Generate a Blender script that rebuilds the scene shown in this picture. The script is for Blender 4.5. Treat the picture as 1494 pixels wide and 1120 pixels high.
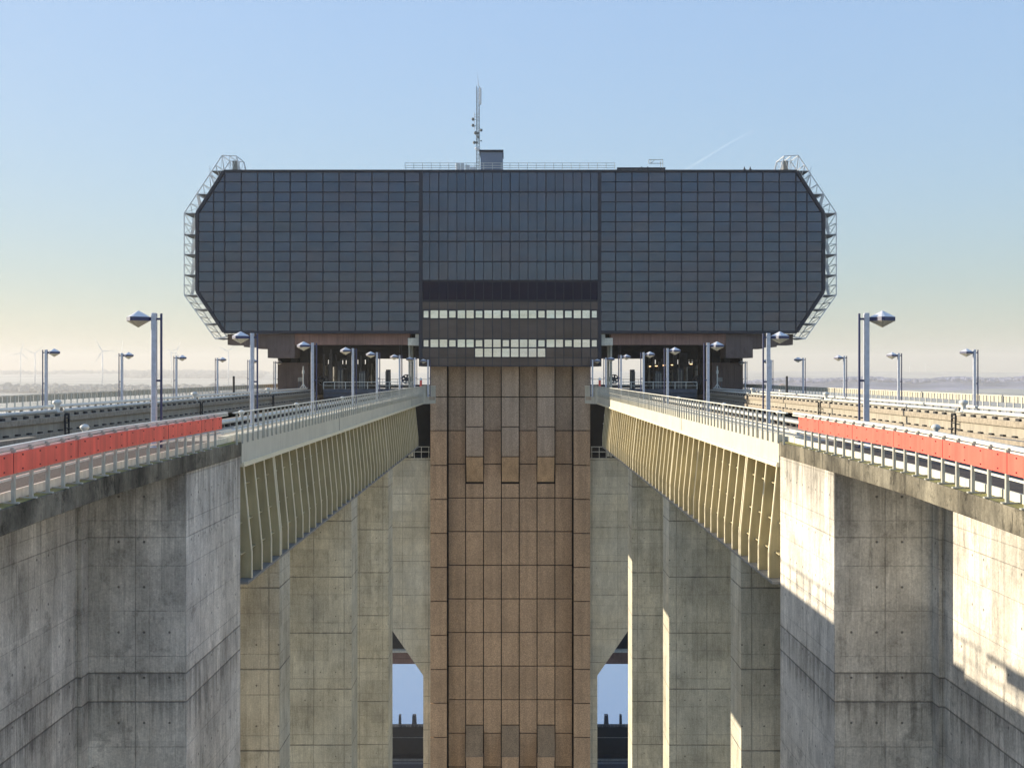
import bpy, bmesh, math, random
from mathutils import Vector, noise as mnoise
R = math.radians
rnd = random.Random(7)
for o in list(bpy.data.objects): bpy.data.objects.remove(o)
sc = bpy.context.scene
C = sc.collection

# ------------------------------------------------------------------ camera
F = 1660.0; CX, CY, CH = 744.5, 545.0, 2.25      # focal length and principal point in photo pixels, eye height over the deck
cam = bpy.data.objects.new('camera', bpy.data.cameras.new('camera')); C.objects.link(cam)
cam.data.sensor_width = 36; cam.data.lens = F*36/1494
cam.data.shift_x = (747-CX)/1494; cam.data.shift_y = -(560-CY)/1494
cam.location = (0, 0, CH); cam.rotation_euler = (R(90), 0, 0)
cam.data.clip_start = .5; cam.data.clip_end = 60000
sc.camera = cam

# ------------------------------------------------------------------ sky and sun
SUN_EL = 14.4; SUN_AZ = math.degrees(math.atan2(-1, .38))        # azimuth from +Y towards +X
w = bpy.data.worlds.new('World'); sc.world = w; w.use_nodes = True
nt = w.node_tree; bg = nt.nodes['Background']
sky = nt.nodes.new('ShaderNodeTexSky'); sky.sky_type = 'NISHITA'; sky.sun_disc = False
sky.sun_elevation = R(SUN_EL); sky.sun_rotation = R(SUN_AZ)
sky.altitude = 0; sky.air_density = 1.0; sky.dust_density = .8; sky.ozone_density = 3.0
# the photograph holds both the bright horizon and the zenith: compress the sky's luminance range a little, hue kept
bw = nt.nodes.new('ShaderNodeRGBToBW'); pw = nt.nodes.new('ShaderNodeMath'); pw.operation = 'POWER'; pw.inputs[1].default_value = -.72
scl = nt.nodes.new('ShaderNodeVectorMath'); scl.operation = 'SCALE'
nt.links.new(sky.outputs[0], bw.inputs[0]); nt.links.new(bw.outputs[0], pw.inputs[0]); nt.links.new(sky.outputs[0], scl.inputs[0]); nt.links.new(pw.outputs[0], scl.inputs[3])
hs = nt.nodes.new('ShaderNodeHueSaturation'); hs.inputs['Saturation'].default_value = .86
nt.links.new(scl.outputs[0], hs.inputs['Color']); nt.links.new(hs.outputs[0], bg.inputs[0]); bg.inputs[1].default_value = .118
sl = bpy.data.lights.new('sun', 'SUN'); sl.energy = 2.7; sl.angle = R(.5); sl.color = (1, .87, .68)
sun = bpy.data.objects.new('sun', sl); C.objects.link(sun)
d = Vector((math.sin(R(SUN_AZ))*math.cos(R(SUN_EL)), math.cos(R(SUN_AZ))*math.cos(R(SUN_EL)), math.sin(R(SUN_EL))))
sun.rotation_euler = d.to_track_quat('Z', 'Y').to_euler(); sun.location = d*200
vs = sc.view_settings; vs.view_transform = 'Standard'; vs.look = 'None'; vs.exposure = 1.8; vs.gamma = 1

# ------------------------------------------------------------------ materials
def new_mat(name):
    m = bpy.data.materials.new(name); m.use_nodes = True
    return m, m.node_tree, m.node_tree.nodes['Principled BSDF']
class NB:                                            # small node-building helper
    def __init__(s, t): s.t = t
    def n(s, typ, **k):
        x = s.t.nodes.new(typ)
        for a, b in k.items(): setattr(x, a, b)
        return x
    def l(s, a, b): s.t.links.new(a, b)
    def inp(s, sock, v):
        if hasattr(v, 'is_output') or isinstance(v, bpy.types.NodeSocket): s.l(v, sock)
        else: sock.default_value = v
    def m(s, op, a, b=0., c=0.):
        x = s.n('ShaderNodeMath', operation=op); s.inp(x.inputs[0], a); s.inp(x.inputs[1], b); s.inp(x.inputs[2], c); return x.outputs[0]
    def mix(s, f, a, b):
        x = s.n('ShaderNodeMix', data_type='RGBA'); s.inp(x.inputs[0], f)
        for so, v in ((x.inputs[6], a), (x.inputs[7], b)):
            if isinstance(v, tuple): so.default_value = (*v[:3], 1)
            else: s.l(v, so)
        return x.outputs[2]
    def mul(s, col, f):
        x = s.n('ShaderNodeVectorMath', operation='SCALE'); s.l(col, x.inputs[0]); s.inp(x.inputs[3], f); return x.outputs[0]
    def noise(s, vec, scale, det=3, rough=.55):
        x = s.n('ShaderNodeTexNoise'); s.l(vec, x.inputs['Vector']); x.inputs['Scale'].default_value = scale
        x.inputs['Detail'].default_value = det; x.inputs['Roughness'].default_value = rough; return x.outputs['Fac']
    def sv(s, vec, v):
        x = s.n('ShaderNodeVectorMath', operation='MULTIPLY'); s.l(vec, x.inputs[0]); x.inputs[1].default_value = v; return x.outputs[0]
    def rng(s, v, a, b, c, d):
        x = s.n('ShaderNodeMapRange'); s.inp(x.inputs[0], v)
        for i, q in enumerate((a, b, c, d)): x.inputs[i+1].default_value = q
        return x.outputs[0]
def noisy(name, col, rough=.6, var=.15, scale=2., metal=0., bump=.0, bscale=20., streak=0., island=0., spec=.5):
    m, t, p = new_mat(name); b = NB(t)
    geo = b.n('ShaderNodeNewGeometry'); pos = geo.outputs['Position']
    n1 = b.noise(pos, scale, 5)
    f = b.rng(n1, .25, .75, 1-var, 1+var)
    if streak:
        s1 = b.noise(b.sv(pos, (6, 6, .35)), 1.0, 4)
        f = b.m('MULTIPLY', f, b.rng(s1, .3, .7, 1-streak, 1+streak*.5))
    if island:
        f = b.m('MULTIPLY', f, b.rng(geo.outputs['Random Per Island'], 0, 1, 1-island, 1+island))
    rgb = b.n('ShaderNodeRGB'); rgb.outputs[0].default_value = (*col, 1)
    b.l(b.mul(rgb.outputs[0], f), p.inputs['Base Color'])
    p.inputs['Roughness'].default_value = rough; p.inputs['Metallic'].default_value = metal
    p.inputs['Specular IOR Level'].default_value = spec
    if bump:
        bp = b.n('ShaderNodeBump'); bp.inputs['Strength'].default_value = bump; bp.inputs['Distance'].default_value = .02
        b.l(b.noise(pos, bscale, 4), bp.inputs['Height']); b.l(bp.outputs[0], p.inputs['Normal'])
    return m
def concrete(name, base, pz, z0, pu, u0, stain=.35, dark=(.09, .088, .082), warm=.3, lw=.03, sub=2, extra=(), l1w=1., fine=1., under=False):
    """board-marked concrete: pour joints every pz metres up, panel joints every pu metres along, tie holes, stains"""
    m, t, p = new_mat(name); b = NB(t)
    geo = b.n('ShaderNodeNewGeometry'); pos = geo.outputs['Position']
    sp = b.n('ShaderNodeSeparateXYZ'); b.l(pos, sp.inputs[0]); sn = b.n('ShaderNodeSeparateXYZ'); b.l(geo.outputs['Normal'], sn.inputs[0])
    isx = b.m('GREATER_THAN', b.m('ABSOLUTE', sn.outputs[0]), .6)
    u = b.m('ADD', b.m('MULTIPLY', sp.outputs[1], isx), b.m('MULTIPLY', b.m('ABSOLUTE', sp.outputs[0]), b.m('SUBTRACT', 1., isx)))
    z = sp.outputs[2]
    wob = b.m('MULTIPLY', b.m('SUBTRACT', b.noise(pos, 3, 3), .5), .035)
    def line(v, per, off, wd, strength):
        q = b.m('ADD', b.m('DIVIDE', b.m('SUBTRACT', v, off), per), .5)
        dist = b.m('MULTIPLY', b.m('ABSOLUTE', b.m('SUBTRACT', b.m('FRACT', q), .5)), per)
        dist = b.m('ADD', dist, wob)
        return b.m('MULTIPLY', b.rng(dist, wd*.5, wd*1.25, 1, 0), strength), b.m('FLOOR', q)
    l1, cz = line(z, pz, z0, lw, l1w)
    l2, _ = line(z, pz/sub, z0+pz/sub*.37, lw*.7, .42)
    l3, cu = line(u, pu, u0, lw*.8, .62)
    l4, _ = line(u, pu/2.0, u0+.3, lw*.5, .3)
    lines = b.m('MAXIMUM', b.m('MAXIMUM', l1, l2), b.m('MAXIMUM', l3, l4))
    # joints are not equally dirty all along
    lines = b.m('MULTIPLY', lines, b.rng(b.noise(pos, .9, 2), .3, .6, .45, 1.))
    for ze in extra:
        dd = b.m('ADD', b.m('ABSOLUTE', b.m('SUBTRACT', z, ze)), wob)
        lines = b.m('MAXIMUM', lines, b.rng(dd, .005, .035, .85, 0))
    cell = b.n('ShaderNodeCombineXYZ'); b.l(cz, cell.inputs[0]); b.l(cu, cell.inputs[1]); b.l(isx, cell.inputs[2])
    wn = b.n('ShaderNodeTexWhiteNoise', noise_dimensions='3D'); b.l(cell.outputs[0], wn.inputs['Vector'])
    tone = b.rng(wn.outputs['Value'], 0, 1, .86, 1.1)
    blot = b.rng(b.noise(pos, .55, 8, .68), .32, .68, 1-stain*.85, 1+stain*.4)
    str1 = b.noise(b.sv(pos, (1.7, 1.7, .3)), 1., 8, .66); str2 = b.noise(b.sv(pos, (16, 16, 1.1)), 1., 4)
    st = b.m('MULTIPLY', b.rng(str1, .3, .6, 1-stain*.7, 1.08), b.rng(str2, .3, .7, .93, 1.05))
    patch = b.rng(b.noise(pos, 1.6, 9, .75), .54, .64, 0, 1)
    drip = b.m('MULTIPLY', b.rng(b.noise(b.sv(pos, (5.5, 5.5, .9)), 1., 7, .72), .54, .62, 0, 1), b.rng(b.noise(pos, .5, 3), .42, .6, 0, 1))
    specks = b.rng(b.noise(pos, 7, 6, .8), .64, .7, 0, .6)
    grain = b.m('MULTIPLY', b.rng(b.noise(pos, 18, 5, .75), .3, .7, .76, 1.2), b.rng(b.noise(b.sv(pos, (30, 30, 2.)), 1, 3, .6), .3, .7, .88, 1.1))
    f = b.m('MULTIPLY', b.m('MULTIPLY', tone, blot), b.m('MULTIPLY', st, grain))
    f = b.m('MULTIPLY', f, b.m('SUBTRACT', 1., b.m('MULTIPLY', b.m('MAXIMUM', patch, b.m('MAXIMUM', drip, specks)), min(.75, stain*.85*fine))))
    if under:      # run-off stains hanging from the parapet edge and from the two pour ledges
        sn_ = b.noise(b.sv(pos, (4.5, 4.5, .25)), 1., 6, .7)
        for ztop, reach in ((2.25-2.6, 3.2), (2.25-7.94, 1.6), (2.25-8.7, 1.2)):
            below = b.m('SUBTRACT', ztop, z)
            prox = b.m('MULTIPLY', b.rng(below, 0, reach, 1, 0), b.m('GREATER_THAN', below, 0.))
            f = b.m('MULTIPLY', f, b.m('SUBTRACT', 1., b.m('MULTIPLY', b.rng(b.m('ADD', sn_, b.m('MULTIPLY', prox, .2)), .58, .72, 0, .4), prox)))
    hue = b.rng(b.noise(pos, .25, 3), .35, .65, 0, 1)
    col = b.mix(b.m('MULTIPLY', hue, warm), base, (base[0]*1.12, base[1]*.98, base[2]*.74))
    col = b.mul(col, f); col = b.mix(b.m('MULTIPLY', lines, .78), col, dark)
    # tie holes
    def fr(v, per, off): return b.m('MULTIPLY', b.m('SUBTRACT', b.m('FRACT', b.m('ADD', b.m('DIVIDE', b.m('SUBTRACT', v, off), per), .5)), .5), per)
    hu = fr(u, pu/2, u0+.45); hz = fr(z, pz/sub, z0+.3*pz)
    hd = b.m('SQRT', b.m('ADD', b.m('POWER', hu, 2.), b.m('POWER', hz, 2.)))
    hole = b.m('MULTIPLY', b.rng(hd, .02, .042, 1, 0), b.m('GREATER_THAN', wn.outputs['Value'], .55))
    col = b.mix(b.m('MULTIPLY', hole, .75), col, dark)
    b.l(col, p.inputs['Base Color']); p.inputs['Roughness'].default_value = .88; p.inputs['Specular IOR Level'].default_value = .25
    bp = b.n('ShaderNodeBump'); bp.inputs['Strength'].default_value = .8; bp.inputs['Distance'].default_value = .03
    h = b.m('SUBTRACT', b.m('MULTIPLY', b.noise(pos, 9, 6, .65), .5), b.m('ADD', lines, hole))
    b.l(h, bp.inputs['Height']); b.l(bp.outputs[0], p.inputs['Normal'])
    return m
def flat(name, col, rough=.5, metal=0.): return noisy(name, col, rough, .08, 1.5, metal)

M = {}
M['conc_block'] = concrete('weathered_concrete', (.64, .61, .545), 3.6, 2.25-7.94, 1.35, .5, .4, warm=.15, under=True, lw=.016, sub=3, l1w=.6, fine=.95, extra=(2.25-7.94, 2.25-8.7))
M['conc_pier'] = concrete('pier_concrete', (.53, .51, .42), 2.93, .4, 1.6, .7, .3, fine=.7, lw=.03)
M['conc_wall'] = concrete('wall_concrete', (.58, .55, .45), 1.69*2, .35, 2.6, .4, .2, fine=.6, lw=.03)
M['conc_band'] = concrete('mossy_edge_concrete', (.23, .215, .17), 9, 3.3, 6, 3.4, .85, lw=.025)
M['moss'] = noisy('moss_ledge', (.24, .22, .07), .95, .5, 6, bump=.8, bscale=30)
M['asphalt'] = noisy('gravel_paving', (.065, .05, .04), .95, .35, 9, bump=.8, bscale=60)
M['deckpave'] = noisy('walkway_concrete', (.4, .33, .25), .9, .2, 2, bump=.2)
M['fascia'] = noisy('beige_painted_steel', (.53, .515, .43), .55, .1, .8, streak=.14)
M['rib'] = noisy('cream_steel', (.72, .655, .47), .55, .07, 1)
M['web'] = noisy('cream_steel_shaded_web', (.46, .4, .235), .6, .18, 1, streak=.15)  # darkened to put the shade between the ribs into the colour
M['flange'] = noisy('grey_steel_flange', (.2, .2, .19), .6, .2, 2)
M['panel'] = noisy('grey_beige_panel', (.42, .4, .32), .55, .1, 2)
M['rail'] = noisy('weathered_rail_steel', (.66, .65, .57), .5, .14, 5)
M['baluster'] = noisy('shaded_baluster_steel', (.4, .395, .34), .55, .15, 5)  # darker than the rails so that posts look shaded
M['kerb'] = noisy('white_kick_plate', (.66, .63, .52), .7, .18, 4, streak=.2)
M['red'] = noisy('red_board', (.86, .125, .085), .55, .16, 1.4, streak=.2)
M['bolt'] = flat('dark_bolt', (.16, .02, .03), .6)
M['post'] = noisy('galvanised_post', (.5, .53, .6), .42, .16, 8, .35)
M['navy'] = flat('navy_paint', (.03, .04, .11), .4)
M['headtop'] = noisy('lamp_metal', (.66, .66, .67), .35, .08, 4, .15)
M['headglass'] = noisy('lamp_diffuser', (.6, .57, .45), .2, .25, 6)
M['granite'] = None
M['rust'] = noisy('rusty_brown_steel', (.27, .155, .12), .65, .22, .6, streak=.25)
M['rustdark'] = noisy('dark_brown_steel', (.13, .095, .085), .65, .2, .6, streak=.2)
M['black'] = noisy('black_steel_and_gloom', (.02, .021, .024), .75, .3, 1)  # real black parts, and darkness painted on backdrop, recess and portal wall
M['pipe'] = noisy('white_pipe', (.6, .6, .55), .45, .12, 3)
M['wood'] = noisy('grey_timber', (.3, .26, .2), .85, .35, 6, bump=.5, bscale=25)
M['troughwall'] = noisy('trough_plate', (.34, .31, .25), .75, .15, 2, streak=.2)
M['gal'] = noisy('gallery_steel', (.66, .67, .67), .4, .12, 6, .1)
M['galdark'] = flat('gallery_grating', (.09, .095, .1), .6)
M['white'] = flat('white_paint', (.78, .78, .76), .5)
M['hut'] = noisy('blue_grey_sheet', (.2, .235, .3), .45, .05, 1)
M['machine'] = noisy('machine_paint', (.07, .08, .1), .5, .3, 3)
M['machine2'] = noisy('machine_grey', (.22, .22, .2), .5, .3, 3)
M['ochre'] = noisy('machine_ochre', (.4, .33, .18), .6, .2, 3)
M['houses'] = noisy('pale_render', (.5, .47, .42), .8, .1, .05, island=.3)
def granite(name='brown_granite', c=(.42, .285, .18)):
    m, t, p = new_mat(name); b = NB(t)
    geo = b.n('ShaderNodeNewGeometry'); pos = geo.outputs['Position']
    sp1 = b.rng(b.noise(pos, 13, 3, .8), .36, .64, .66, 1.38)
    sp2 = b.rng(b.noise(pos, 34, 2, .7), .35, .65, .72, 1.3)
    big = b.rng(b.noise(pos, .35, 4), .3, .7, .86, 1.1)
    st = b.rng(b.noise(b.sv(pos, (2.2, 2.2, .12)), 1, 4), .32, .6, .84, 1.05)
    f = b.m('MULTIPLY', b.m('MULTIPLY', sp1, sp2), b.m('MULTIPLY', b.m('MULTIPLY', big, st), b.rng(geo.outputs['Random Per Island'], 0, 1, .92, 1.08)))
    rgb = b.n('ShaderNodeRGB'); rgb.outputs[0].default_value = (*c, 1)
    b.l(b.mul(rgb.outputs[0], f), p.inputs['Base Color']); p.inputs['Roughness'].default_value = .55; p.inputs['Specular IOR Level'].default_value = .4
    return m
M['granite'] = granite(); M['granite_grey'] = granite('grey_brown_granite', (.385, .29, .21)); M['granite_dark'] = granite('dark_granite', (.28, .2, .125))
M['granite_bounce'] = granite('bounce_tint_granite', (.42, .29, .18))  # slightly warmer copy, paints ground bounce on the leaning slabs
M['joint'] = flat('dark_joint', (.025, .022, .02), .9)
def cladglass(name, col, rough, island=.05, spec=1.):
    m, t, p = new_mat(name); b = NB(t)
    geo = b.n('ShaderNodeNewGeometry'); pos = geo.outputs['Position']
    f = b.m('MULTIPLY', b.rng(geo.outputs['Random Per Island'], 0, 1, 1-island, 1+island), b.rng(b.noise(b.sv(pos, (.35, .35, 1.6)), 1, 4), .3, .7, .9, 1.1))
    cl = b.mix(b.m('MULTIPLY', b.rng(b.noise(b.sv(pos, (.22, .22, .5)), 1, 4, .6), .42, .66, 0, 1), .3), col, (max(col)*.92, col[1]*.9, col[2]*.72))  # brownish noise patches imitate warm reflections in the panes
    b.l(b.mul(cl, f), p.inputs['Base Color']); p.inputs['Metallic'].default_value = 1; p.inputs['Roughness'].default_value = rough
    bp = b.n('ShaderNodeBump'); bp.inputs['Strength'].default_value = .5; bp.inputs['Distance'].default_value = .012
    b.l(b.noise(b.sv(pos, (1, 1, 1.6)), .9, 4), bp.inputs['Height']); b.l(bp.outputs[0], p.inputs['Normal'])
    return m
M['clad'] = cladglass('tinted_cladding_glass', (.083, .102, .136), .16)
M['clad_reflect'] = cladglass('brown_reflection_glass', (.095, .082, .082), .28, .1)  # brown of the low reflected sky is put into this glass colour
M['clad_dark'] = cladglass('dark_louvre_glass', (.02, .02, .035), .4)
M['mullion'] = flat('dark_blue_mullion', (.014, .017, .03), .5)
M['window'] = cladglass('pale_window_glass', (.64, .66, .64), .12, .35)
def grassy(name, c1, c2, scale):
    m, t, p = new_mat(name); b = NB(t)
    pos = b.n('ShaderNodeNewGeometry').outputs['Position']
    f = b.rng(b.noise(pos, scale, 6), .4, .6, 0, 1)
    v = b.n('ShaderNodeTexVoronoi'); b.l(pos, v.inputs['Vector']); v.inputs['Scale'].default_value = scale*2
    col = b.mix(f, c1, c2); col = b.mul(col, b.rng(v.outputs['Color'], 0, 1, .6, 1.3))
    b.l(col, p.inputs['Base Color']); p.inputs['Roughness'].default_value = .95
    return m
M['fields'] = grassy('winter_fields', (.2, .22, .18), (.36, .36, .31), .002)
M['wood_far'] = grassy('bare_woodland', (.13, .15, .14), (.2, .2, .18), .01)
M['wood_ridge'] = grassy('haze_blue_woodland', (.13, .16, .26), (.22, .22, .33), .004)  # blue of the distant haze is put into the wood colour
def water(name, col, rough, metal=0., bump=.05, scale=.6):
    m, t, p = new_mat(name); b = NB(t)
    pos = b.n('ShaderNodeNewGeometry').outputs['Position']
    p.inputs['Base Color'].default_value = (*col, 1); p.inputs['Roughness'].default_value = rough; p.inputs['Metallic'].default_value = metal
    p.inputs['Specular IOR Level'].default_value = 1.
    bp = b.n('ShaderNodeBump'); bp.inputs['Strength'].default_value = bump; bp.inputs['Distance'].default_value = .05
    b.l(b.noise(pos, scale, 4), bp.inputs['Height']); b.l(bp.outputs[0], p.inputs['Normal'])
    return m
M['canal'] = water('canal_water', (.02, .035, .035), .04)
M['floor'] = noisy('pale_bounce_floor', (.5, .46, .38), .9, .12, .3)
M['sheet'] = water('fog_strip_mirror', (.95, .95, .97), .1, .9, .02, .05)
M['basin'] = water('basin_water', (.52, .58, .68), .06, .85, .03, .3)

# ------------------------------------------------------------------ mesh helpers
class MB:
    def __init__(s): s.v = []; s.f = []; s.mi = []; s.cur = 0
    def add(s, vs, fs):
        b = len(s.v); s.v += [tuple(q) for q in vs]
        for f in fs: s.f.append([b+i for i in f]); s.mi.append(s.cur)
    def box(s, x0, x1, y0, y1, z0, z1):
        x0, x1 = sorted((x0, x1)); y0, y1 = sorted((y0, y1)); z0, z1 = sorted((z0, z1))
        s.add([(x0,y0,z0),(x1,y0,z0),(x1,y1,z0),(x0,y1,z0),(x0,y0,z1),(x1,y0,z1),(x1,y1,z1),(x0,y1,z1)],
              [(0,3,2,1),(4,5,6,7),(0,1,5,4),(1,2,6,5),(2,3,7,6),(3,0,4,7)])
    def bar(s, p, q, w, h=None):
        p, q = Vector(p), Vector(q); h = h or w; d = (q-p)
        if d.length < 1e-6: return
        d.normalize(); up = Vector((0,0,1)) if abs(d.z) < .95 else Vector((0,1,0))
        a = d.cross(up).normalized()*w/2; b = a.cross(d).normalized()*h/2
        s.add([p-a-b,p+a-b,p+a+b,p-a+b,q-a-b,q+a-b,q+a+b,q-a+b],[(3,2,1,0),(4,5,6,7),(0,1,5,4),(1,2,6,5),(2,3,7,6),(3,0,4,7)])
    def tube(s, p, q, r0, r1=None, n=10):
        p, q = Vector(p), Vector(q); r1 = r0 if r1 is None else r1; d = (q-p).normalized()
        up = Vector((0,0,1)) if abs(d.z) < .95 else Vector((0,1,0)); a = d.cross(up).normalized(); b = a.cross(d).normalized()
        vs = []
        for c, r in ((p, r0), (q, r1)):
            for i in range(n):
                t = 2*math.pi*i/n; vs.append(c + a*math.cos(t)*r + b*math.sin(t)*r)
        s.add(vs, [(i, (i+1) % n, n+(i+1) % n, n+i) for i in range(n)] + [tuple(range(n))[::-1], tuple(range(n, 2*n))])
    def prism(s, poly, axis, a, b):
        """extrude a 2-D polygon along axis from a to b; poly coords are the two other axes in order"""
        n = len(poly)
        def mk(p, t): return {'x': (t, p[0], p[1]), 'y': (p[0], t, p[1]), 'z': (p[0], p[1], t)}[axis]
        s.add([mk(p, a) for p in poly]+[mk(p, b) for p in poly], [tuple(range(n)), tuple(range(n, 2*n))[::-1]] + [(i, (i+1) % n, n+(i+1) % n, n+i) for i in range(n)])
    def lathe(s, prof, n=12, c=(0,0,0), axis='z', a0=0.):
        vs = []; c = Vector(c)
        for r, h in prof:
            for i in range(n):
                t = 2*math.pi*i/n + a0; x, y = r*math.cos(t), r*math.sin(t)
                vs.append(c + Vector({'z': (x, y, h), 'y': (x, h, y), 'x': (h, x, y)}[axis]))
        fs = [(j*n+i, j*n+(i+1) % n, (j+1)*n+(i+1) % n, (j+1)*n+i) for j in range(len(prof)-1) for i in range(n)]
        fs += [tuple(range(n)), tuple(range((len(prof)-1)*n, len(prof)*n))]
        s.add(vs, fs)
    def quad(s, a, b, c, d): s.add([a, b, c, d], [(0, 1, 2, 3)])
    def mirror(s, side):
        if side < 0: s.v = [(-x, y, z) for x, y, z in s.v]
        return s
    def build(s, name, mats, parent=None, bevel=0., smooth=False, recalc=True):
        if not isinstance(mats, (list, tuple)): mats = [mats]
        me = bpy.data.meshes.new(name); off = Vector(parent.get('base', (0,0,0))) if parent else Vector((0,0,0))
        me.from_pydata([Vector(v)-off for v in s.v], [], s.f)
        for m in mats: me.materials.append(m)
        for i, p in enumerate(me.polygons): p.material_index = s.mi[i]; p.use_smooth = smooth
        if recalc:
            bm = bmesh.new(); bm.from_mesh(me); bmesh.ops.recalc_face_normals(bm, faces=bm.faces); bm.to_mesh(me); bm.free()
        o = bpy.data.objects.new(name, me); C.objects.link(o)
        if parent: o.parent = parent; o['base'] = tuple(off)
        if bevel:
            md = o.modifiers.new('bevel', 'BEVEL'); md.width = bevel; md.segments = 1; md.limit_method = 'ANGLE'
        return o
def P(x, y, Y): return ((x-CX)/F*Y, Y, CH+(CY-y)/F*Y)       # photo measurement at depth Y -> metres
def PX(x, Y): return (x-CX)/F*Y
def PZ(y, Y): return CH+(CY-y)/F*Y
def thing(name, label, cat, base, group=None, kind=None):
    o = bpy.data.objects.new(name, None); C.objects.link(o); o.location = base; o['base'] = tuple(base)
    o['label'] = label; o['category'] = cat; o.empty_display_size = .3
    if group: o['group'] = group
    if kind: o['kind'] = kind
    return o
def tag(o, label, cat, group=None, kind=None):
    o['label'] = label; o['category'] = cat
    if group: o['group'] = group
    if kind: o['kind'] = kind
    return o
def struct(o, label=None):
    o['kind'] = 'structure'
    if label: o['label'] = label
    return o
def dup(o, parent=None, offset=None):
    c = o.copy(); C.objects.link(c); c.parent = parent
    for ch in list(o.children): dup(ch, c)
    return c
SIDE = {-1: 'left', 1: 'right'}
G = -72.75            # ground level (75 m under the eye)

# ------------------------------------------------------------------ ground, terrain, water
def terrain():
    mb = MB(); xs = []; rad = [0,200,500,900,1500,2200,2800,3400,4100,5000,6000,7200,8000,8800]
    prof = {0:-75,2200:-75,2800:-75,3400:-62,4100:-45,5000:-42,6000:-40,7200:-26,8000:-2,8800:16}
    ks = sorted(prof)
    def h(dist, ang):
        for a, b in zip(ks, ks[1:]):
            if dist <= b: z = prof[a]+(prof[b]-prof[a])*(dist-a)/(b-a); break
        else: z = prof[ks[-1]]
        n = mnoise.noise(Vector((math.cos(ang)*3.1, math.sin(ang)*3.1, dist*.0006)))
        n2 = mnoise.noise(Vector((math.cos(ang)*14, math.sin(ang)*14, dist*.002)))
        k = min(1, max(0, (dist-3000)/5500))
        return z + k*(n*22 + n2*7)
    N = 220
    vs = []; fs = []
    for r in rad:
        for i in range(N):
            t = 2*math.pi*i/N; vs.append((r*math.cos(t), r*math.sin(t), CH+h(r, t)))
    for j in range(len(rad)-1):
        for i in range(N): fs.append((j*N+i, j*N+(i+1) % N, (j+1)*N+(i+1) % N, (j+1)*N+i))
    mb.add(vs, fs); o = mb.build('ground', M['fields'], recalc=False, smooth=True)
    bm = bmesh.new(); bm.from_mesh(o.data); bmesh.ops.remove_doubles(bm, verts=bm.verts, dist=.01); bm.to_mesh(o.data); bm.free()
    return h
hterr = terrain(); struct(bpy.data.objects['ground'], 'hazy winter plain stretching to the horizon')
mb = MB(); mb.box(-170, 170, -120, 112, G-.5, G+.12)  # unseen pale floor, added for its bounce light
struct(mb.build('bounce_pavement', M['floor']), 'pale concrete forecourt added unseen far below to bounce light up between the canal bridges')
mb = MB(); mb.quad((-60, 120, G+.15), (60, 120, G+.15), (75, 1500, G+.15), (-75, 1500, G+.15))
struct(mb.build('canal_basin_water', M['basin']), 'still blue water far below beyond the lift')
for s in (-1, 1):
    mb = MB(); pts = []  # added pale mirror surfaces give the white fog strip behind the railings
    for k in range(28):
        t = 2*math.pi*k/28; rr = 1+.16*math.sin(3*t+s)+.08*math.sin(7*t)
        pts.append((s*1300+math.cos(t)*1150*rr, 1750+math.sin(t)*1050*rr, G+.2))
    mb.add(pts, [tuple(range(28))])
    struct(mb.build('fog_strip', M['sheet']), 'pale lake standing in for white fog on the plain, %s of the canal bridge' % SIDE[s])

# far woods: thousands of small crowns
def woods(name, x0, x1, spread, y0, y1, n, h0, h1, label, ridge=None, seed=1):
    r = random.Random(seed); mb = MB()
    for _ in range(n):
        t = r.random(); Y = y0+(y1-y0)*r.random(); X = PX(x0+(x1-x0)*t, Y)
        ang = math.atan2(Y, X); z = CH+hterr(math.hypot(X, Y), ang)
        if ridge: z = CH+ridge(x0+(x1-x0)*t, Y)
        h = h0+(h1-h0)*r.random(); wv = h*(.5+.5*r.random())
        k = 7; vs = [(X, Y, z+h)]
        for lv, (rr, hh) in enumerate(((.62, .82), (1., .5), (.7, .12))):
            for i in range(k):
                a = 2*math.pi*(i+.5*lv)/k; q = rr*wv*(.75+.5*r.random())
                vs.append((X+q*math.cos(a), Y+q*math.sin(a), z+h*hh*(.85+.3*r.random())))
        fs = [(0, 1+i, 1+(i+1) % k) for i in range(k)]
        for lv in range(2):
            b0 = 1+lv*k
            for i in range(k): fs.append((b0+i, b0+k+i, b0+k+(i+1) % k, b0+(i+1) % k))
        mb.add(vs, fs)
    o = mb.build(name, M['wood_ridge' if ridge else 'wood_far'], recalc=False); tag(o, label, 'woodland', kind='stuff'); return o
woods('far_woodland', -60, 420, 0, 3300, 3700, 420, 10, 22, 'hazy belt of bare trees beyond the left railing', seed=3)
woods('far_woodland', 180, 380, 0, 6500, 7400, 420, 16, 34, 'faint dark wood on the left skyline behind the wind turbines', seed=4)
woods('far_woodland', -60, 420, 0, 7500, 8200, 420, 12, 24, 'palest tree line along the left horizon', seed=5)
# wooded ridge on the right
def ridge_z(x, Y):
    return -27 + 3*math.sin(x*.013) + 3.5*math.sin(x*.05+1) - max(0, (1215-x))*.12
mb = MB(); vs = []; NX = 60
for j, (Y, dz) in enumerate(((3300, -50), (3700, -14), (4100, 0), (4800, 0), (5200, -30))):
    for i in range(NX+1):
        x = 1060+(1640-1060)*i/NX; vs.append((PX(x, Y), Y, CH+ridge_z(x, Y)+dz))
mb.add(vs, [(j*(NX+1)+i, j*(NX+1)+i+1, (j+1)*(NX+1)+i+1, (j+1)*(NX+1)+i) for j in range(4) for i in range(NX)])
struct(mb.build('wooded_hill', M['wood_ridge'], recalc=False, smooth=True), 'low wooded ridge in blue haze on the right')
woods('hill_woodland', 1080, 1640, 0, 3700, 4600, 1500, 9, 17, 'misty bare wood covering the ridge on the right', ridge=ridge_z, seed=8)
mb = MB(); r = random.Random(5)
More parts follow.
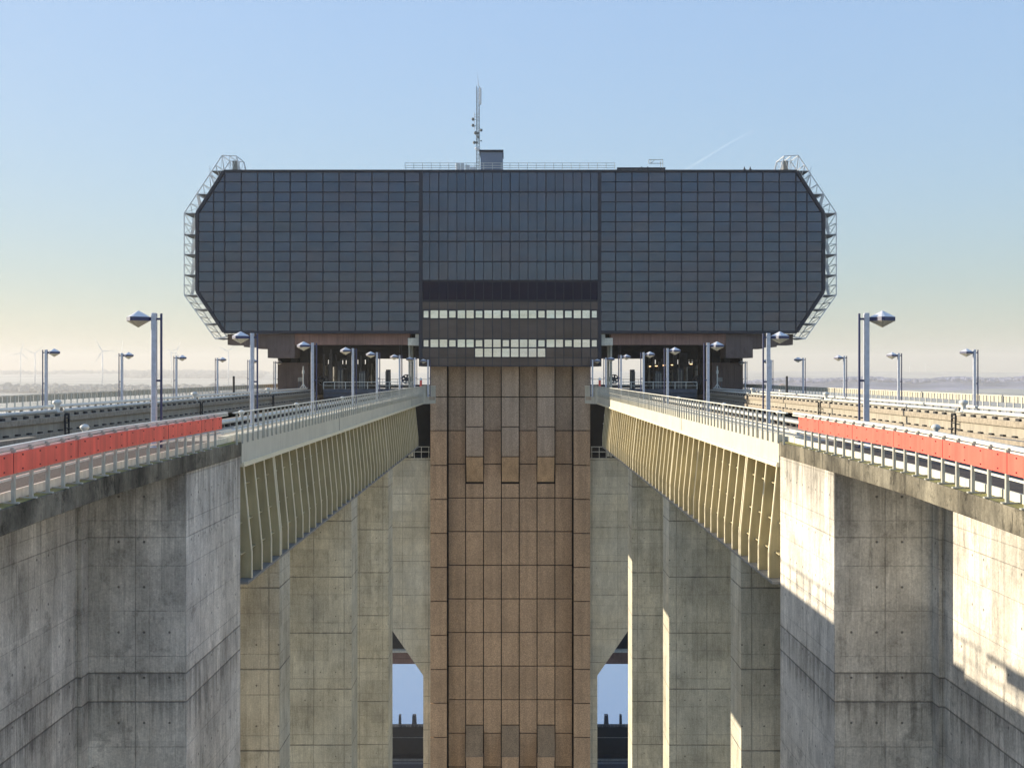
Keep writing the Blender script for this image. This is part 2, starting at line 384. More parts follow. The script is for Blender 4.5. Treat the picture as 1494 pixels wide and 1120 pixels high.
def house(x, Y, wd, hh, i):
    base = (PX(x, Y), Y, CH+hterr(math.hypot(PX(x, Y), Y), math.atan2(Y, PX(x, Y))))
    t = thing('house', ['small pale far house nearest the brown pier, right horizon town', 'taller pale far block in the hazy town on the right', 'wide low far house in the hazy right town', 'farthest right little house below the wooded ridge'][i], 'house', base)
    X, Y0, Z = base; m = MB(); m.box(X-wd/2, X+wd/2, Y0, Y0+wd, Z-3, Z+hh); m.build('wall', M['houses'], t)
    m = MB(); m.prism([(X-wd/2-1, Z+hh), (X+wd/2+1, Z+hh), (X, Z+hh+wd*.3)], 'y', Y0-1, Y0+wd+1); m.build('roof', M['rust'], t)
for i, a in enumerate(((1128, 2700, 22, 14), (1143, 3100, 18, 34), (1166, 2750, 40, 12), (1196, 2680, 20, 10))): house(*a, i)

# wind turbines
def turbine(x, y, r_px, Y, rot, yaw, label):
    X = PX(x, Y); zh = PZ(y, Y); zg = CH+hterr(math.hypot(X, Y), math.atan2(Y, X)); rr = r_px/F*Y
    t = thing('wind_turbine', label, 'wind turbine', (X, Y, zg), 'wind turbines on the plain')
    m = MB(); m.tube((X, Y, zg-4), (X, Y, zh), rr*.055, rr*.028, 12); m.build('tower', M['white'], t, smooth=True)
    m = MB(); dx, dy = math.sin(yaw), -math.cos(yaw)
    m.bar((X-dx*rr*.12, Y-dy*rr*.12, zh+rr*.02), (X+dx*rr*.07, Y+dy*rr*.07, zh+rr*.02), rr*.08, rr*.08); m.build('nacelle', M['white'], t, bevel=.4)
    c = Vector((X+dx*rr*.1, Y+dy*rr*.1, zh+rr*.02)); ax = Vector((math.cos(yaw), math.sin(yaw), 0))
    m = MB(); m.lathe([(.01, 0), (rr*.03, rr*.02), (rr*.035, rr*.07)], 10, c, 'y'); m.build('hub', M['white'], t)
    for k in range(3):
        a = rot+k*2*math.pi/3; e = ax*math.sin(a)+Vector((0, 0, math.cos(a))); side = ax*math.cos(a)-Vector((0, 0, math.sin(a)))
        m = MB(); w0 = rr*.035
        pr = [c+e*rr*.02-side*w0*.4, c+e*rr*.2-side*w0*1.1, c+e*rr-side*w0*.15, c+e*rr+side*w0*.12, c+e*rr*.2+side*w0*.6, c+e*rr*.02+side*w0*.4]
        n = Vector((dx, dy, 0))*w0*.3
        m.add([q-n for q in pr]+[q+n for q in pr], [(0,1,2,3,4,5), (11,10,9,8,7,6)]+[(i, (i+1) % 6, 6+(i+1) % 6, 6+i) for i in range(6)])
        m.build('blade', M['white'], t)
for a in ((30, 515, 17, 4600, .25, .5, 'farthest left wind turbine of the left group'), (51, 516, 17, 4500, .95, .1, 'second wind turbine from the left edge'),
          (149.5, 512.5, 21, 3900, -.5, .2, 'tallest nearest wind turbine between two outer lamp posts on the left'), (176.5, 515, 18, 4700, .1, .9, 'wind turbine right behind an outer left lamp post'),
          (250, 513, 16, 4700, -.95, .3, 'left one of the close pair of turbines beside the large lamp post'), (256, 514.5, 18, 4500, .42, .7, 'right one of the close pair of turbines beside the large lamp post'),
          (333, 512.5, 18, 4200, .95, .1, 'wind turbine just below the left truss gallery'),
          (1253, 536, 9, 8200, .5, .3, 'tiny faint turbine left of the large right lamp post'), (1327, 534.5, 9, 8200, .2, .6, 'tiny faint turbine behind the second outer right lamp'),
          (1350.5, 535.5, 8, 8200, -.3, .3, 'tiny faint turbine in open sky over the right ridge'), (1180, 539.5, 7, 8200, .6, .2, 'faintest small turbine near the right horizon town')):
    turbine(*a)

# ------------------------------------------------------------------ the upper hall
YF = 112.0
hall = thing('boat_lift_hall', 'huge dark blue glass-clad machine hall of the boat lift with chamfered ends', 'building', (0, YF, 4.2))
HX = 457/F*YF                                  # half width
zt, zb = PZ(250, YF), PZ(484, YF); z1, z2 = PZ(311, YF), PZ(425, YF); xc = 418/F*YF
YB = 235.0
m = MB(); oct_ = [(-HX, z1), (-xc, zt), (xc, zt), (HX, z1), (HX, z2), (xc, zb), (-xc, zb), (-HX, z2)]
m.prism(oct_, 'y', YF+.12, YB); m.build('body', M['mullion'], hall)
cols = [288, 311.4, 327.5, 351.8, 375.7, 399.3, 423.3, 447, 471, 494.6, 518.6, 542.6, 566.8, 590.7, 613.2]
rows = [251, 265.4, 280.4, 294.6, 309, 323.6, 338, 352.9, 367, 381.6, 396.4, 410.7, 425.7, 440, 454.5, 468.8, 483.3]
def clip(poly):
    """clip polygon (photo px, left wing) against the two chamfers"""
    def half(pl, fn):
        out = []
        for i in range(len(pl)):
            a, b = pl[i], pl[(i+1) % len(pl)]; fa, fb = fn(a), fn(b)
            if fa >= 0: out.append(a)
            if fa*fb < 0: t = fa/(fa-fb); out.append((a[0]+(b[0]-a[0])*t, a[1]+(b[1]-a[1])*t))
        return out
    poly = half(poly, lambda p: (p[0]-288-1.5)*61-(311-p[1])*39-60)
    if len(poly) < 3: return poly
    return half(poly, lambda p: (p[0]-288-1.5)*59-(p[1]-425)*39-60)
r = random.Random(11)
for s in (-1, 1):
    pan = MB()
    for i in range(14):
        for j in range(16):
            g = 1.0; x0, x1, y0, y1 = cols[i]+g, cols[i+1]-g, rows[j]+(.9 if j % 2 == 0 or j > 12 else .7), rows[j+1]-.8
            if i == 13: x1 -= .6
            pl = clip([(x0, y0), (x1, y0), (x1, y1), (x0, y1)])
            if len(pl) < 3: continue
            tx, tz = r.gauss(0, .0045), r.gauss(0, .0045); cxx = (x0+x1)/2; cyy = (y0+y1)/2
            vs = []
            for (x, y) in pl:
                X = -s*PX(x, YF) if s > 0 else PX(x, YF); Z = PZ(y, YF)
                vs.append((X, YF+.05+(x-cxx)*.067*tx+(y-cyy)*.067*tz, Z))
            k = len(vs); tgt = pan
            tgt.add(vs+[(a, YF+.115, c) for a, b_, c in vs], [tuple(range(k))]+[(q, (q+1) % k, k+(q+1) % k, k+q) for q in range(k)])
    pan.build('wing_cladding', M['clad'], hall)
# mullion ribs standing proud, heavier every second line
for s in (-1, 1):
    mu = MB()
    for i, x in enumerate(cols[1:-1], 1):
        wd = .11 if i % 2 == 0 else .07
        ya, yb = (249.5, 484) if x >= 327.4 else (311-(x-288)*61/39, 425+(x-288)*59/39)
        X = -s*PX(x, YF); mu.box(X-wd/2, X+wd/2, YF-.06, YF+.12, PZ(yb, YF), PZ(ya, YF))
    for j, y in enumerate(rows):
        wd = .12 if j % 2 == 0 else .06
        xl = 288 if 311 <= y <= 425 else (288+(311-y)*39/61 if y < 311 else 288+(y-425)*39/59)
        mu.box(-s*PX(xl, YF), -s*PX(612, YF), YF-.04, YF+.12, PZ(y, YF)-wd/2, PZ(y, YF)+wd/2)
    mu.build('mullions', M['mullion'], hall)
tr = MB()
for s in (-1, 1):
    q = [(s*xc, zt), (s*HX, z1), (s*HX, z2), (s*xc, zb)]
    for a, b in zip(q, q[1:]): tr.bar((a[0], YF, a[1]), (b[0], YF, b[1]), .3, .28)
tr.box(-xc, xc, YF-.1, YF+.3, zt-.02, zt+.14); tr.box(-xc, xc, YF-.09, YF+.3, zb-.16, zb-.0)
tr.build('edge_trim', M['mullion'], hall)
# central bay
cen = thing('central_tower', 'central lift tower of brown granite slabs under a blue glass front', 'tower', (0, 113.5, G))
ccols = [616.2, 627, 640.4, 653.5, 666.6, 679.5, 692.2, 705.6, 718.6, 731.6, 744.4, 757.5, 770.4, 783.5, 796.5, 810, 822.5, 836, 848.7, 861.6, 872.6]
crow = [251.2, 280.4, 309, 338, 352.5, 381.8, 409.3]
m = MB(); m.box(PX(613, YF), PX(875.5, YF), YF-.12, YF+1.35, PZ(534, YF), zt-.05); m.build('glass_front_body', M['mullion'], cen)
def pane(mb, x0, x1, y0, y1, Yp, th=.06, tilt=.003):
    tx, tz = r.gauss(0, tilt), r.gauss(0, tilt); cx_, cy_ = (x0+x1)/2, (y0+y1)/2
    vs = [(PX(x, Yp), Yp+(x-cx_)*.067*tx+(y-cy_)*.067*tz, PZ(y, Yp)) for x, y in ((x0, y0), (x1, y0), (x1, y1), (x0, y1))]
    mb.add(vs+[(a, Yp+th, c) for a, b_, c in vs], [(0,1,2,3)]+[(q, (q+1) % 4, 4+(q+1) % 4, 4+q) for q in range(4)])
pu, pdk, PB = MB(), MB(), [MB() for _ in range(3)]; YC = YF-.19
for i in range(20):
    x0, x1 = ccols[i]+.55, ccols[i+1]-.55
    for j in range(6): pane(pu, x0, x1, crow[j]+.9, crow[j+1]-.9, YC)
    pane(pdk, x0, x1, 412, 437, YC+.02, .06)
    pane(PB[0], x0, x1, 440.5, 451, YC); pane(PB[1], x0, x1, 466, 493.5, YC)
    if not 6 <= i <= 13: pane(PB[2], x0, x1, 508, 521, YC)
    pane(PB[2], x0, x1, 522.2, 533, YC)
pu.build('upper_cladding', M['clad'], cen); pdk.build('louvre_band', M['clad_dark'], cen); [q.build('lower_cladding', M['clad_reflect'], cen) for q in PB]
m = MB()
for i, x in enumerate(ccols):
    wd = .13 if i % 4 == 2 else .06
    m.box(PX(x, YF)-wd/2, PX(x, YF)+wd/2, YF-.24, YF-.1, PZ(409, YF), zt-.06)
    m.box(PX(x, YF)-.035, PX(x, YF)+.035, YF-.23, YF-.1, PZ(533.5, YF), PZ(439, YF))
for j, y in enumerate(crow): m.box(PX(615, YF), PX(874, YF), YF-.26, YF-.1, PZ(y, YF)-.055, PZ(y, YF)+.055)
for y in (438.6, 451.8, 465.1, 494.1, 507.2, 534): m.box(PX(615, YF), PX(874, YF), YF-.27, YF-.1, PZ(y, YF)-.045, PZ(y, YF)+.045)
for x in (614, 874.6): m.box(PX(x, YF)-.17, PX(x, YF)+.17, YF-.3, YF-.1, PZ(534.4, YF), zt-.05)
m.build('glazing_bars', M['mullion'], cen)
def window(i, y0, y1, opening):
    x0, x1 = ccols[i]+.6, ccols[i+1]-.6
    fr = MB(); e = 1.3 if opening else .5; Yw = YF-.2-(.06 if opening else 0)
    a, b, c, d_ = PX(x0, Yw), PX(x1, Yw), PZ(y1, Yw), PZ(y0, Yw); t = e*.067
    for bx in ((a, a+t, c, d_), (b-t, b, c, d_), (a+t, b-t, c, c+t), (a+t, b-t, d_-t, d_)): fr.box(bx[0], bx[1], Yw-.04, YF-.12, bx[2], bx[3])
    o = fr.build('window', M['mullion'], cen)
    pn = MB(); pane(pn, x0+e, x1-e, y0+e, y1-e, Yw+.03, .03, .006); pn.build('pane', M['window'], o)
for i in range(20):
    op = i in (0, 3, 6, 9, 13, 16, 19)
    window(i, 452.2, 464.6, op); window(i, 494.8, 506.8, op)
    if 6 <= i <= 13: window(i, 507.8, 521, False)
# granite shaft: nine bays
YT = 113.5; b0, b1 = 627.2, 861.8; bw = (b1-b0)/9
m = MB(); m.box(PX(b0, YT)+.15, PX(b1, YT)-.15, YT+1.75, YB-6, G, PZ(534, YF)); m.build('shaft_core', M['joint'], cen)
def slab(mb, xa, xb, ya, yb, Yp, th=.35, g=.045, Y2=None):
    """one stone slab; measured at depth Yp, gaps g metres; Y2 = depth of its lower edge when it leans"""
    Y2 = Yp if Y2 is None else Y2
    x0, x1, za, zb_ = PX(xa, Yp)+g, PX(xb, Yp)-g, PZ(ya, Yp)-g, PZ(yb, Yp)+g
    mb.add([(x0, Yp, za), (x1, Yp, za), (x1, Y2, zb_), (x0, Y2, zb_), (x0, Yp+th, za), (x1, Yp+th, za), (x1, Y2+th, zb_), (x0, Y2+th, zb_)],
           [(0,1,2,3), (7,6,5,4), (0,4,5,1), (1,5,6,2), (2,6,7,3), (3,7,4,0)])
outer_rows = [534, 579, 628, 678.6] + [678.6+49.55*k for k in range(1, 60)]
rec_rows = [534, 579, 628, 676.6, 726] + [726+49*k for k in range(1, 60)]
YR = 114.9; mo, mg, mw, mdk = MB(), MB(), MB(), MB()
for bay in range(9):
    xa, xb = b0+bay*bw, b0+(bay+1)*bw
    if bay in (0, 8):
        for a, b in zip(outer_rows, outer_rows[1:]):
            if PZ(b, YT) < G: break
            slab(mg if a < 620 else mo, xa+(.9 if bay == 8 else 0), xb-(.9 if bay == 0 else 0), a, b, YT)  # wider gap bares the dark core to imitate a shadow line
            X0 = PX(xa, YT) if bay == 0 else PX(xb, YT)
    elif bay in (2, 4, 6):
        for a, b in ((534, 579), (579, 622.5), (622.5, 666)): slab(mg, xa, xb, a, b, YT+.1, 1.2)
        q = MB(); slab(q, xa, xb, 666, 705, YT+.1, .3, Y2=YR-.02); q.build('leaning_slab', M['granite_bounce'], cen)
        slab(mo, xa, xb, 705, 726, YR)
        for a, b in zip(rec_rows[4:], rec_rows[5:]):
            if a > 1050: break
            slab(mo, xa, xb, a, min(b, 1057) if b > 1050 else b, YR)
        q = MB(); slab(q, xa, xb, 1057, 1103, YR, .3, Y2=YT+.1); q.build('lower_leaning_slab', M['granite_dark'], cen)
        y = 1103.
        while PZ(y, YT) > G: slab(mo, xa, xb, y, y+46, YT+.1, 1.2); y += 46
    else:
        for a, b in zip(rec_rows, rec_rows[1:]):
            if PZ(b, YR) < G: break
            slab(mg if a < 600 else mo, xa+(.7 if bay == 1 else 0), xb-(.7 if bay == 7 else 0), a, b, YR)  # inset here too, so the recess edge gets its dark shadow line
for X in (PX(b0, YT), PX(b1, YT)):          # side returns
    sgn = -1 if X < 0 else 1
    for k in range(24):
        z_ = PZ(534, YT)-k*3.34
        mo.box(X-sgn*.03, X-sgn*.35, YT+.37, YT+3.3, max(G, z_-3.3), z_)
mo.build('granite_slabs', M['granite'], cen, bevel=.012); mg.build('upper_granite_slabs', M['granite_grey'], cen, bevel=.012)

# rust-coloured girders under the hall, corbels, end columns, columns further back
for s in (-1, 1):
    def X_(x, Y): return s*abs(PX(x, Y))
    t = thing('hall_girder', 'rust brown steel girder under the %s wing of the glass hall' % SIDE[s], 'girder', (s*18, YF+1, zb-1.2))
    Yg = YF+.6
    m = MB(); m.box(X_(430, Yg), X_(598, Yg), Yg, Yg+1.2, PZ(503, Yg), zb-.17); m.build('beam', M['rust'], t)
    m = MB(); m.box(X_(390.5, Yg-.1), X_(429.7, Yg-.1), Yg-.1, Yg+3, PZ(522, Yg), zb-.18)
    for x in (398.5, 418):
        m.tube((X_(x, Yg), Yg-.18, PZ(511.5, Yg)), (X_(x, Yg), Yg-.1, PZ(511.5, Yg)), .33, .33, 20); m.tube((X_(x, Yg), Yg-.22, PZ(511.5, Yg)), (X_(x, Yg), Yg-.17, PZ(511.5, Yg)), .2, .2, 20)
    m.box(X_(409, Yg)-.03, X_(409, Yg)+.03, Yg-.13, Yg, PZ(521.5, Yg), zb-.2)
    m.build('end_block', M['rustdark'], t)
    m = MB(); m.box(X_(355, Yg), X_(390, Yg), Yg+.2, Yg+3, PZ(506, Yg), zb-.19); m.box(X_(331, Yg), X_(354.6, Yg), Yg+.3, Yg+3, PZ(503, Yg), zb-.2)
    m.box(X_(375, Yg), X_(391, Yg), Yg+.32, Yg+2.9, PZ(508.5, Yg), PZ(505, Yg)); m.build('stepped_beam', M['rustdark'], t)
    # longitudinal and cross beams in the dark behind
    m = MB()
    for Y in range(122, 232, 9): m.box(s*9, s*28, Y, Y+.6, zb-1.1, zb-.2)
    for X in (9.4, 13.5, 18, 22.5, 27): m.box(s*X, s*(X+.5), Yg+1.3, YB-2, zb-.9, zb-.16)
    m.box(X_(500, 150), s*9.0, 228, 230, PZ(518, 230), zb-.15)
    m.build('cross_beams', M['black'], t)
    t = thing('concrete_corbel', 'pale stepped concrete bracket and twin columns beside the tower, %s side' % SIDE[s], 'column', (s*10, YF+1.5, -3))
    m = MB(); Yk = YF+.15
    m.box(X_(595, Yk), X_(613, Yk), Yk, Yk+2, PZ(504, Yk), PZ(493, Yk)); m.box(X_(606, Yk), X_(613, Yk), Yk+.002, Yk+2, PZ(493, Yk), zb-.2)
    m.build('bracket', M['kerb'], t, bevel=.02)
    m = MB(); m.box(X_(595.5, Yk), X_(598.3, Yk), Yk+.3, Yk+.8, -6, PZ(504, Yk)); m.build('column', M['conc_pier'], t)
    m = MB(); m.box(X_(599.5, Yk+1), X_(602.5, Yk+1), Yk+1.2, Yk+1.7, -6, PZ(504, Yk)); m.build('column', M['conc_pier'], t)
    # brown end column
    t = thing('brown_column', 'broad dark brown panelled column carrying the %s end of the hall' % SIDE[s], 'column', (s*22.5, 120, -6))
    Yc = 117.
    m = MB(); m.box(X_(405, Yc), X_(450, Yc), Yc, Yc+9, -8, PZ(529, Yc))
    for x in (416, 425, 433, 441): m.box(X_(x, Yc)-.1, X_(x, Yc)+.1, Yc-.06, Yc, -5, PZ(531, Yc))
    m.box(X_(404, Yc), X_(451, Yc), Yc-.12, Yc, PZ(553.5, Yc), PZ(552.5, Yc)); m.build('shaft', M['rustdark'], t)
    m = MB(); m.box(X_(405, Yc), X_(409.5, Yc), Yc+.1, Yc+9, PZ(529, Yc), zb-.1); m.box(X_(424, Yc), X_(433, Yc), Yc+.1, Yc+9, PZ(529, Yc), zb-.1)
    m.box(X_(437, Yc), X_(450, Yc), Yc+.1, Yc+9, PZ(529, Yc), zb-.1); m.build('bearing', M['black'], t)
    # dark backdrop added behind the machinery to stand in for the unlit interior
    t = thing('machinery_frame', 'winding machinery steelwork with an added dark backdrop under the %s wing' % SIDE[s], 'machinery', (s*18, 150, -3))
    Yw = 150.; m = MB(); rr_ = random.Random(20+s)
    xs_ = [431, 445, 456, 461, 477, 481.5, 498, 503, 520, 531, 548]
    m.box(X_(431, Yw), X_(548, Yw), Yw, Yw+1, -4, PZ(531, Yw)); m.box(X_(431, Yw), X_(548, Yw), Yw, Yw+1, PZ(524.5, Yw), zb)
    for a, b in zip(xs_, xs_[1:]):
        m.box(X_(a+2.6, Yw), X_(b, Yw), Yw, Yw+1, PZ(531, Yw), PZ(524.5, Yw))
    m.build('dark_backdrop', M['black'], t)
    m = MB()
    for k in range(16):
        x = rr_.uniform(440, 549); Yq = rr_.uniform(122, 146); wq = rr_.uniform(.15, .45)
        m = MB(); m.box(X_(x, Yq)-wq/2, X_(x, Yq)+wq/2, Yq, Yq+wq, -3, PZ(rr_.uniform(505, 530), Yq)); m.build('strut', M['machine'], t)
    for k in range(9):
        Yq = rr_.uniform(124, 146); z_ = PZ(rr_.uniform(522, 552), Yq); a = rr_.uniform(440, 530)
        m = MB(); m.box(X_(a, Yq), X_(a+rr_.uniform(8, 25), Yq), Yq, Yq+.2, z_, z_+.16); m.build('cross_bar', M['machine'], t)
    m = MB()
    for x, Yq, y0, y1, wd in ((461, 124, 536, 560, .35), (489, 130, 535, 556, .5), (497, 134, 530, 552, .35), (509.5, 126, 540, 561, .3), (474, 133, 533, 549, .6), (543, 128, 530, 560, .25)):
        m = MB(); m.tube((X_(x, Yq), Yq, PZ(y1, Yq)), (X_(x, Yq), Yq, PZ(y0, Yq)), wd/2, wd/2, 10); m.build('cylinder', M['machine2'], t)
    # cable wheels
    def wheel(x, Yq, y, rpx, label):
        rw = rpx/F*Yq; X, Z = X_(x, Yq), PZ(y, Yq)
        tw = thing('cable_wheel', label, 'wheel', (X, Yq, Z-rw), 'cable wheels')
        mm = MB(); n = 28; vs = []; 
        for k in range(n):
            a = 2*math.pi*k/n
            for q in (rw, rw*.8):
                for yy in (0, .35): vs.append((X+q*math.cos(a), Yq+yy, Z+q*math.sin(a)))
        fs = []
        for k in range(n):
            a, b = 4*k, 4*((k+1) % n)
            fs += [(a, b, b+1, a+1), (a+2, a+3, b+3, b+2), (a, a+2, b+2, b), (a+1, b+1, b+3, a+3)]
        mm.add(vs, fs); mm.build('rim', M['machine'], tw)
        mm = MB()
        for k in range(6):
            a = k*math.pi/3+.3; mm.bar((X, Yq+.17, Z), (X+rw*.82*math.cos(a), Yq+.17, Z+rw*.82*math.sin(a)), rw*.34, .2)
        mm.tube((X, Yq-.05, Z), (X, Yq+.4, Z), rw*.3, rw*.3, 16); mm.build('spokes', M['machine'], tw)
    wheel(593, 116.5, 553, 7.0, 'cable wheel between the concrete columns and the tower, %s side' % SIDE[s])
    wheel(471, 121, 555, 7.5, 'dark cable wheel among the machinery, %s side' % SIDE[s])
    # gate pylons
    def pylon(x, y, wpx, Yq, ribs, label):
        X, Z = X_(x, Yq), PZ(y, Yq); wd = wpx/F*Yq; tp = thing('gate_pylon', label, 'pylon', (X, Yq, -3.5), 'gate pylons')
        mm = MB(); mm.add([(X-wd/2*1.15, Yq, -3.5), (X+wd/2*1.15, Yq, -3.5), (X+wd/2*1.15, Yq+1, -3.5), (X-wd/2*1.15, Yq+1, -3.5),
                           (X-wd/2*.85, Yq, Z), (X+wd/2*.85, Yq, Z), (X+wd/2*.85, Yq+1, Z), (X-wd/2*.85, Yq+1, Z)], [(0,3,2,1),(4,5,6,7),(0,1,5,4),(1,2,6,5),(2,3,7,6),(3,0,4,7)])
        mm.build('column', M['machine'], tp)
        mm = MB()
        for k in range(ribs): xx = X-wd*.36+wd*.72*k/max(1, ribs-1); mm.box(xx-.07, xx+.07, Yq-.12, Yq, -3.4, Z-.2)
        mm.build('guide_rails', M['machine2'], tp)
    pylon(528.5, 541.5, 9.5, 116, 3, 'ribbed dark gate pylon among the machinery, %s side' % SIDE[s])
    pylon(565.8, 539, 6.5, 118, 2, 'lone tapered dark pylon standing against the sky, %s side' % SIDE[s])
    pylon(497, 537, 6, 118, 2, 'slim dark pylon behind the platform railing, %s side' % SIDE[s])
    t = thing('storage_tank', 'pale grey round tank in the dark below the %s wing' % SIDE[s], 'tank', (X_(480, 123), 123, -1.5))
    m = MB(); m.lathe([(.5, -1.4), (.75, -1.3), (.75, .2), (.5, .5), (.15, .6)], 16, (X_(480, 123), 123, .8)); m.build('shell', M['machine2'], t, smooth=True)
    m = MB(); m.box(X_(480, 123)-.9, X_(480, 123)+.9, 122.4, 123.6, -1.5, -.6); m.build('stand', M['machine'], t)
    t = thing('fire_hose_post', 'small red and white marker post by the tower foot, %s walkway' % SIDE[s], 'post', (X_(614, YF-.5), YF-.5, -.05))
    X = X_(614, YF-.5)
    m = MB(); m.tube((X, YF-.5, 0), (X, YF-.5, 1.6), .12, .12, 12); m.build('shaft', M['red'], t, smooth=True)
    m = MB(); m.lathe([(.13, 1.6), (.13, 1.75), (.05, 1.85)], 12, (X, YF-.5, 0)); m.build('cap', M['white'], t)
    # service platform and gate
    t = thing('gate_platform', 'dark steel gate and service platform across the %s trough' % SIDE[s], 'platform', (s*16, 113, -2.5))
    Yp = 112.6; xa, xb = X_(472, Yp), X_(605, Yp)
    m = MB(); m.box(xa, xb, Yp, Yp+4, PZ(573, Yp), PZ(567.5, Yp)); m.build('deck', M['machine'], t)
    m = MB(); m.box(xa, xb, Yp+.1, Yp+.6, -4, PZ(573.2, Yp)); m.box(xa, xb, Yp-.25, Yp+.1, PZ(579, Yp), PZ(576.5, Yp)); m.build('gate_leaf', M['machine'], t)
    m = MB()
    m.box(xa, xb, Yp, Yp+.05, PZ(557.7, Yp), PZ(557.7, Yp)+.06); m.box(xa, xb, Yp, Yp+.05, PZ(562.5, Yp), PZ(562.5, Yp)+.04)
    m.build('handrail', M['rail'], t)
    post = MB(); X0 = xa; post.box(X0-.03, X0+.03, Yp, Yp+.06, PZ(567.5, Yp), PZ(557.7, Yp)); po = post.build('post', M['rail'], t)
    for k in range(1, 9): q = po.copy(); C.objects.link(q); q.parent = t; q.location.x += (xb-xa)*k/8.3
    # far end railing
    t = thing('far_platform', 'thin railed platform at the far end of the hall, %s side' % SIDE[s], 'platform', (s*20, 225, -1.5))
    m = MB(); m.box(s*10, s*30, 222, 226, PZ(561, 225)-.6, PZ(561, 225)); m.build('deck', M['black'], t)
    m = MB(); m.box(s*10, s*30, 222, 222.06, PZ(553.5, 222), PZ(553.5, 222)+.08)
    for k in range(14): m.box(s*(10+k*1.5), s*(10+k*1.5)+.05, 222, 222.05, PZ(561, 222), PZ(553.5, 222))
    m.build('railing', M['machine'], t)
    # cable strands hanging by the column
    t = thing('hoist_cables', 'pair of thin vertical cables hanging under the hall, %s side' % SIDE[s], 'cables', (X_(585.5, 118), 118, -2))
    for x in (583.5, 586): m = MB(); m.tube((X_(x, 118), 118, -2), (X_(x, 118), 118, zb), .035, .035, 8); m.build('cable', M['machine'], t)
    # service cabinet and pipe stand by the brown column
    t = thing('pump_stand', 'white stand pipe on a tripod foot by the %s brown column' % SIDE[s], 'pipe', (X_(442.5, 114), 114, -.9))
    X, Zb = X_(442.5, 114), PZ(567, 114)
    m = MB(); m.tube((X, 114, Zb), (X, 114, PZ(534, 114)), .06, .06, 8)
    m.tube((X, 114, PZ(545, 114)), (X, 114, PZ(540, 114)), .12, .12, 8); m.build('standpipe', M['pipe'], t)
    m = MB()
    for dx in (-.35, 0, .35): m.bar((X, 114, Zb+.5), (X+dx, 113.9, Zb), .07)
    m.build('foot', M['pipe'], t)
    t = thing('control_cabinet', 'small pale grey control cabinet on legs by the %s brown column' % SIDE[s], 'cabinet', (X_(438, 114.6), 114.6, -.9))
    X = X_(438, 114.6); m = MB(); m.box(X-.22, X+.22, 114.6, 114.9, PZ(556.5, 114.6), PZ(550.5, 114.6)); m.build('box', M['machine2'], t, bevel=.02)
    m = MB(); m.box(X-.18, X-.12, 114.65, 114.75, PZ(567, 114), PZ(556.5, 114.6)); m.box(X+.12, X+.18, 114.65, 114.75, PZ(567, 114), PZ(556.5, 114.6)); m.build('legs', M['machine'], t)

# hanging lamps under the right wing (emissive bulbs)
for i, (x, y) in enumerate(((948, 533.8), (957.5, 533.3), (968.5, 532.4), (980.8, 531.8), (994.8, 531.2), (1008.3, 530.5))):
    Yq = 128.; X, Z = PX(x, Yq), PZ(y, Yq)
    t = thing('hanging_lamp', 'small glowing lamp in a row under the right wing of the hall', 'lamp', (X, Yq, Z), 'row of small lamps under the right wing')
    m = MB(); m.lathe([(.04, .14), (.2, .02), (.22, 0)], 10, (X, Yq, Z)); m.build('shade', M['machine2'], t)
    m = MB(); m.lathe([(.15, -.01), (.17, -.03), (.08, -.08)], 10, (X, Yq, Z)); mm_, tt, pp = new_mat('lamp_glow') if i == 0 else (None, None, None)
    if i == 0: pp.inputs['Emission Color'].default_value = (1, .62, .3, 1); pp.inputs['Emission Strength'].default_value = 1.1; GLOW = mm_
    m.build('bulb', GLOW, t)
    m = MB(); m.tube((X, Yq, Z+.14), (X, Yq, zb), .02, .02, 6); m.build('cord', M['black'], t)

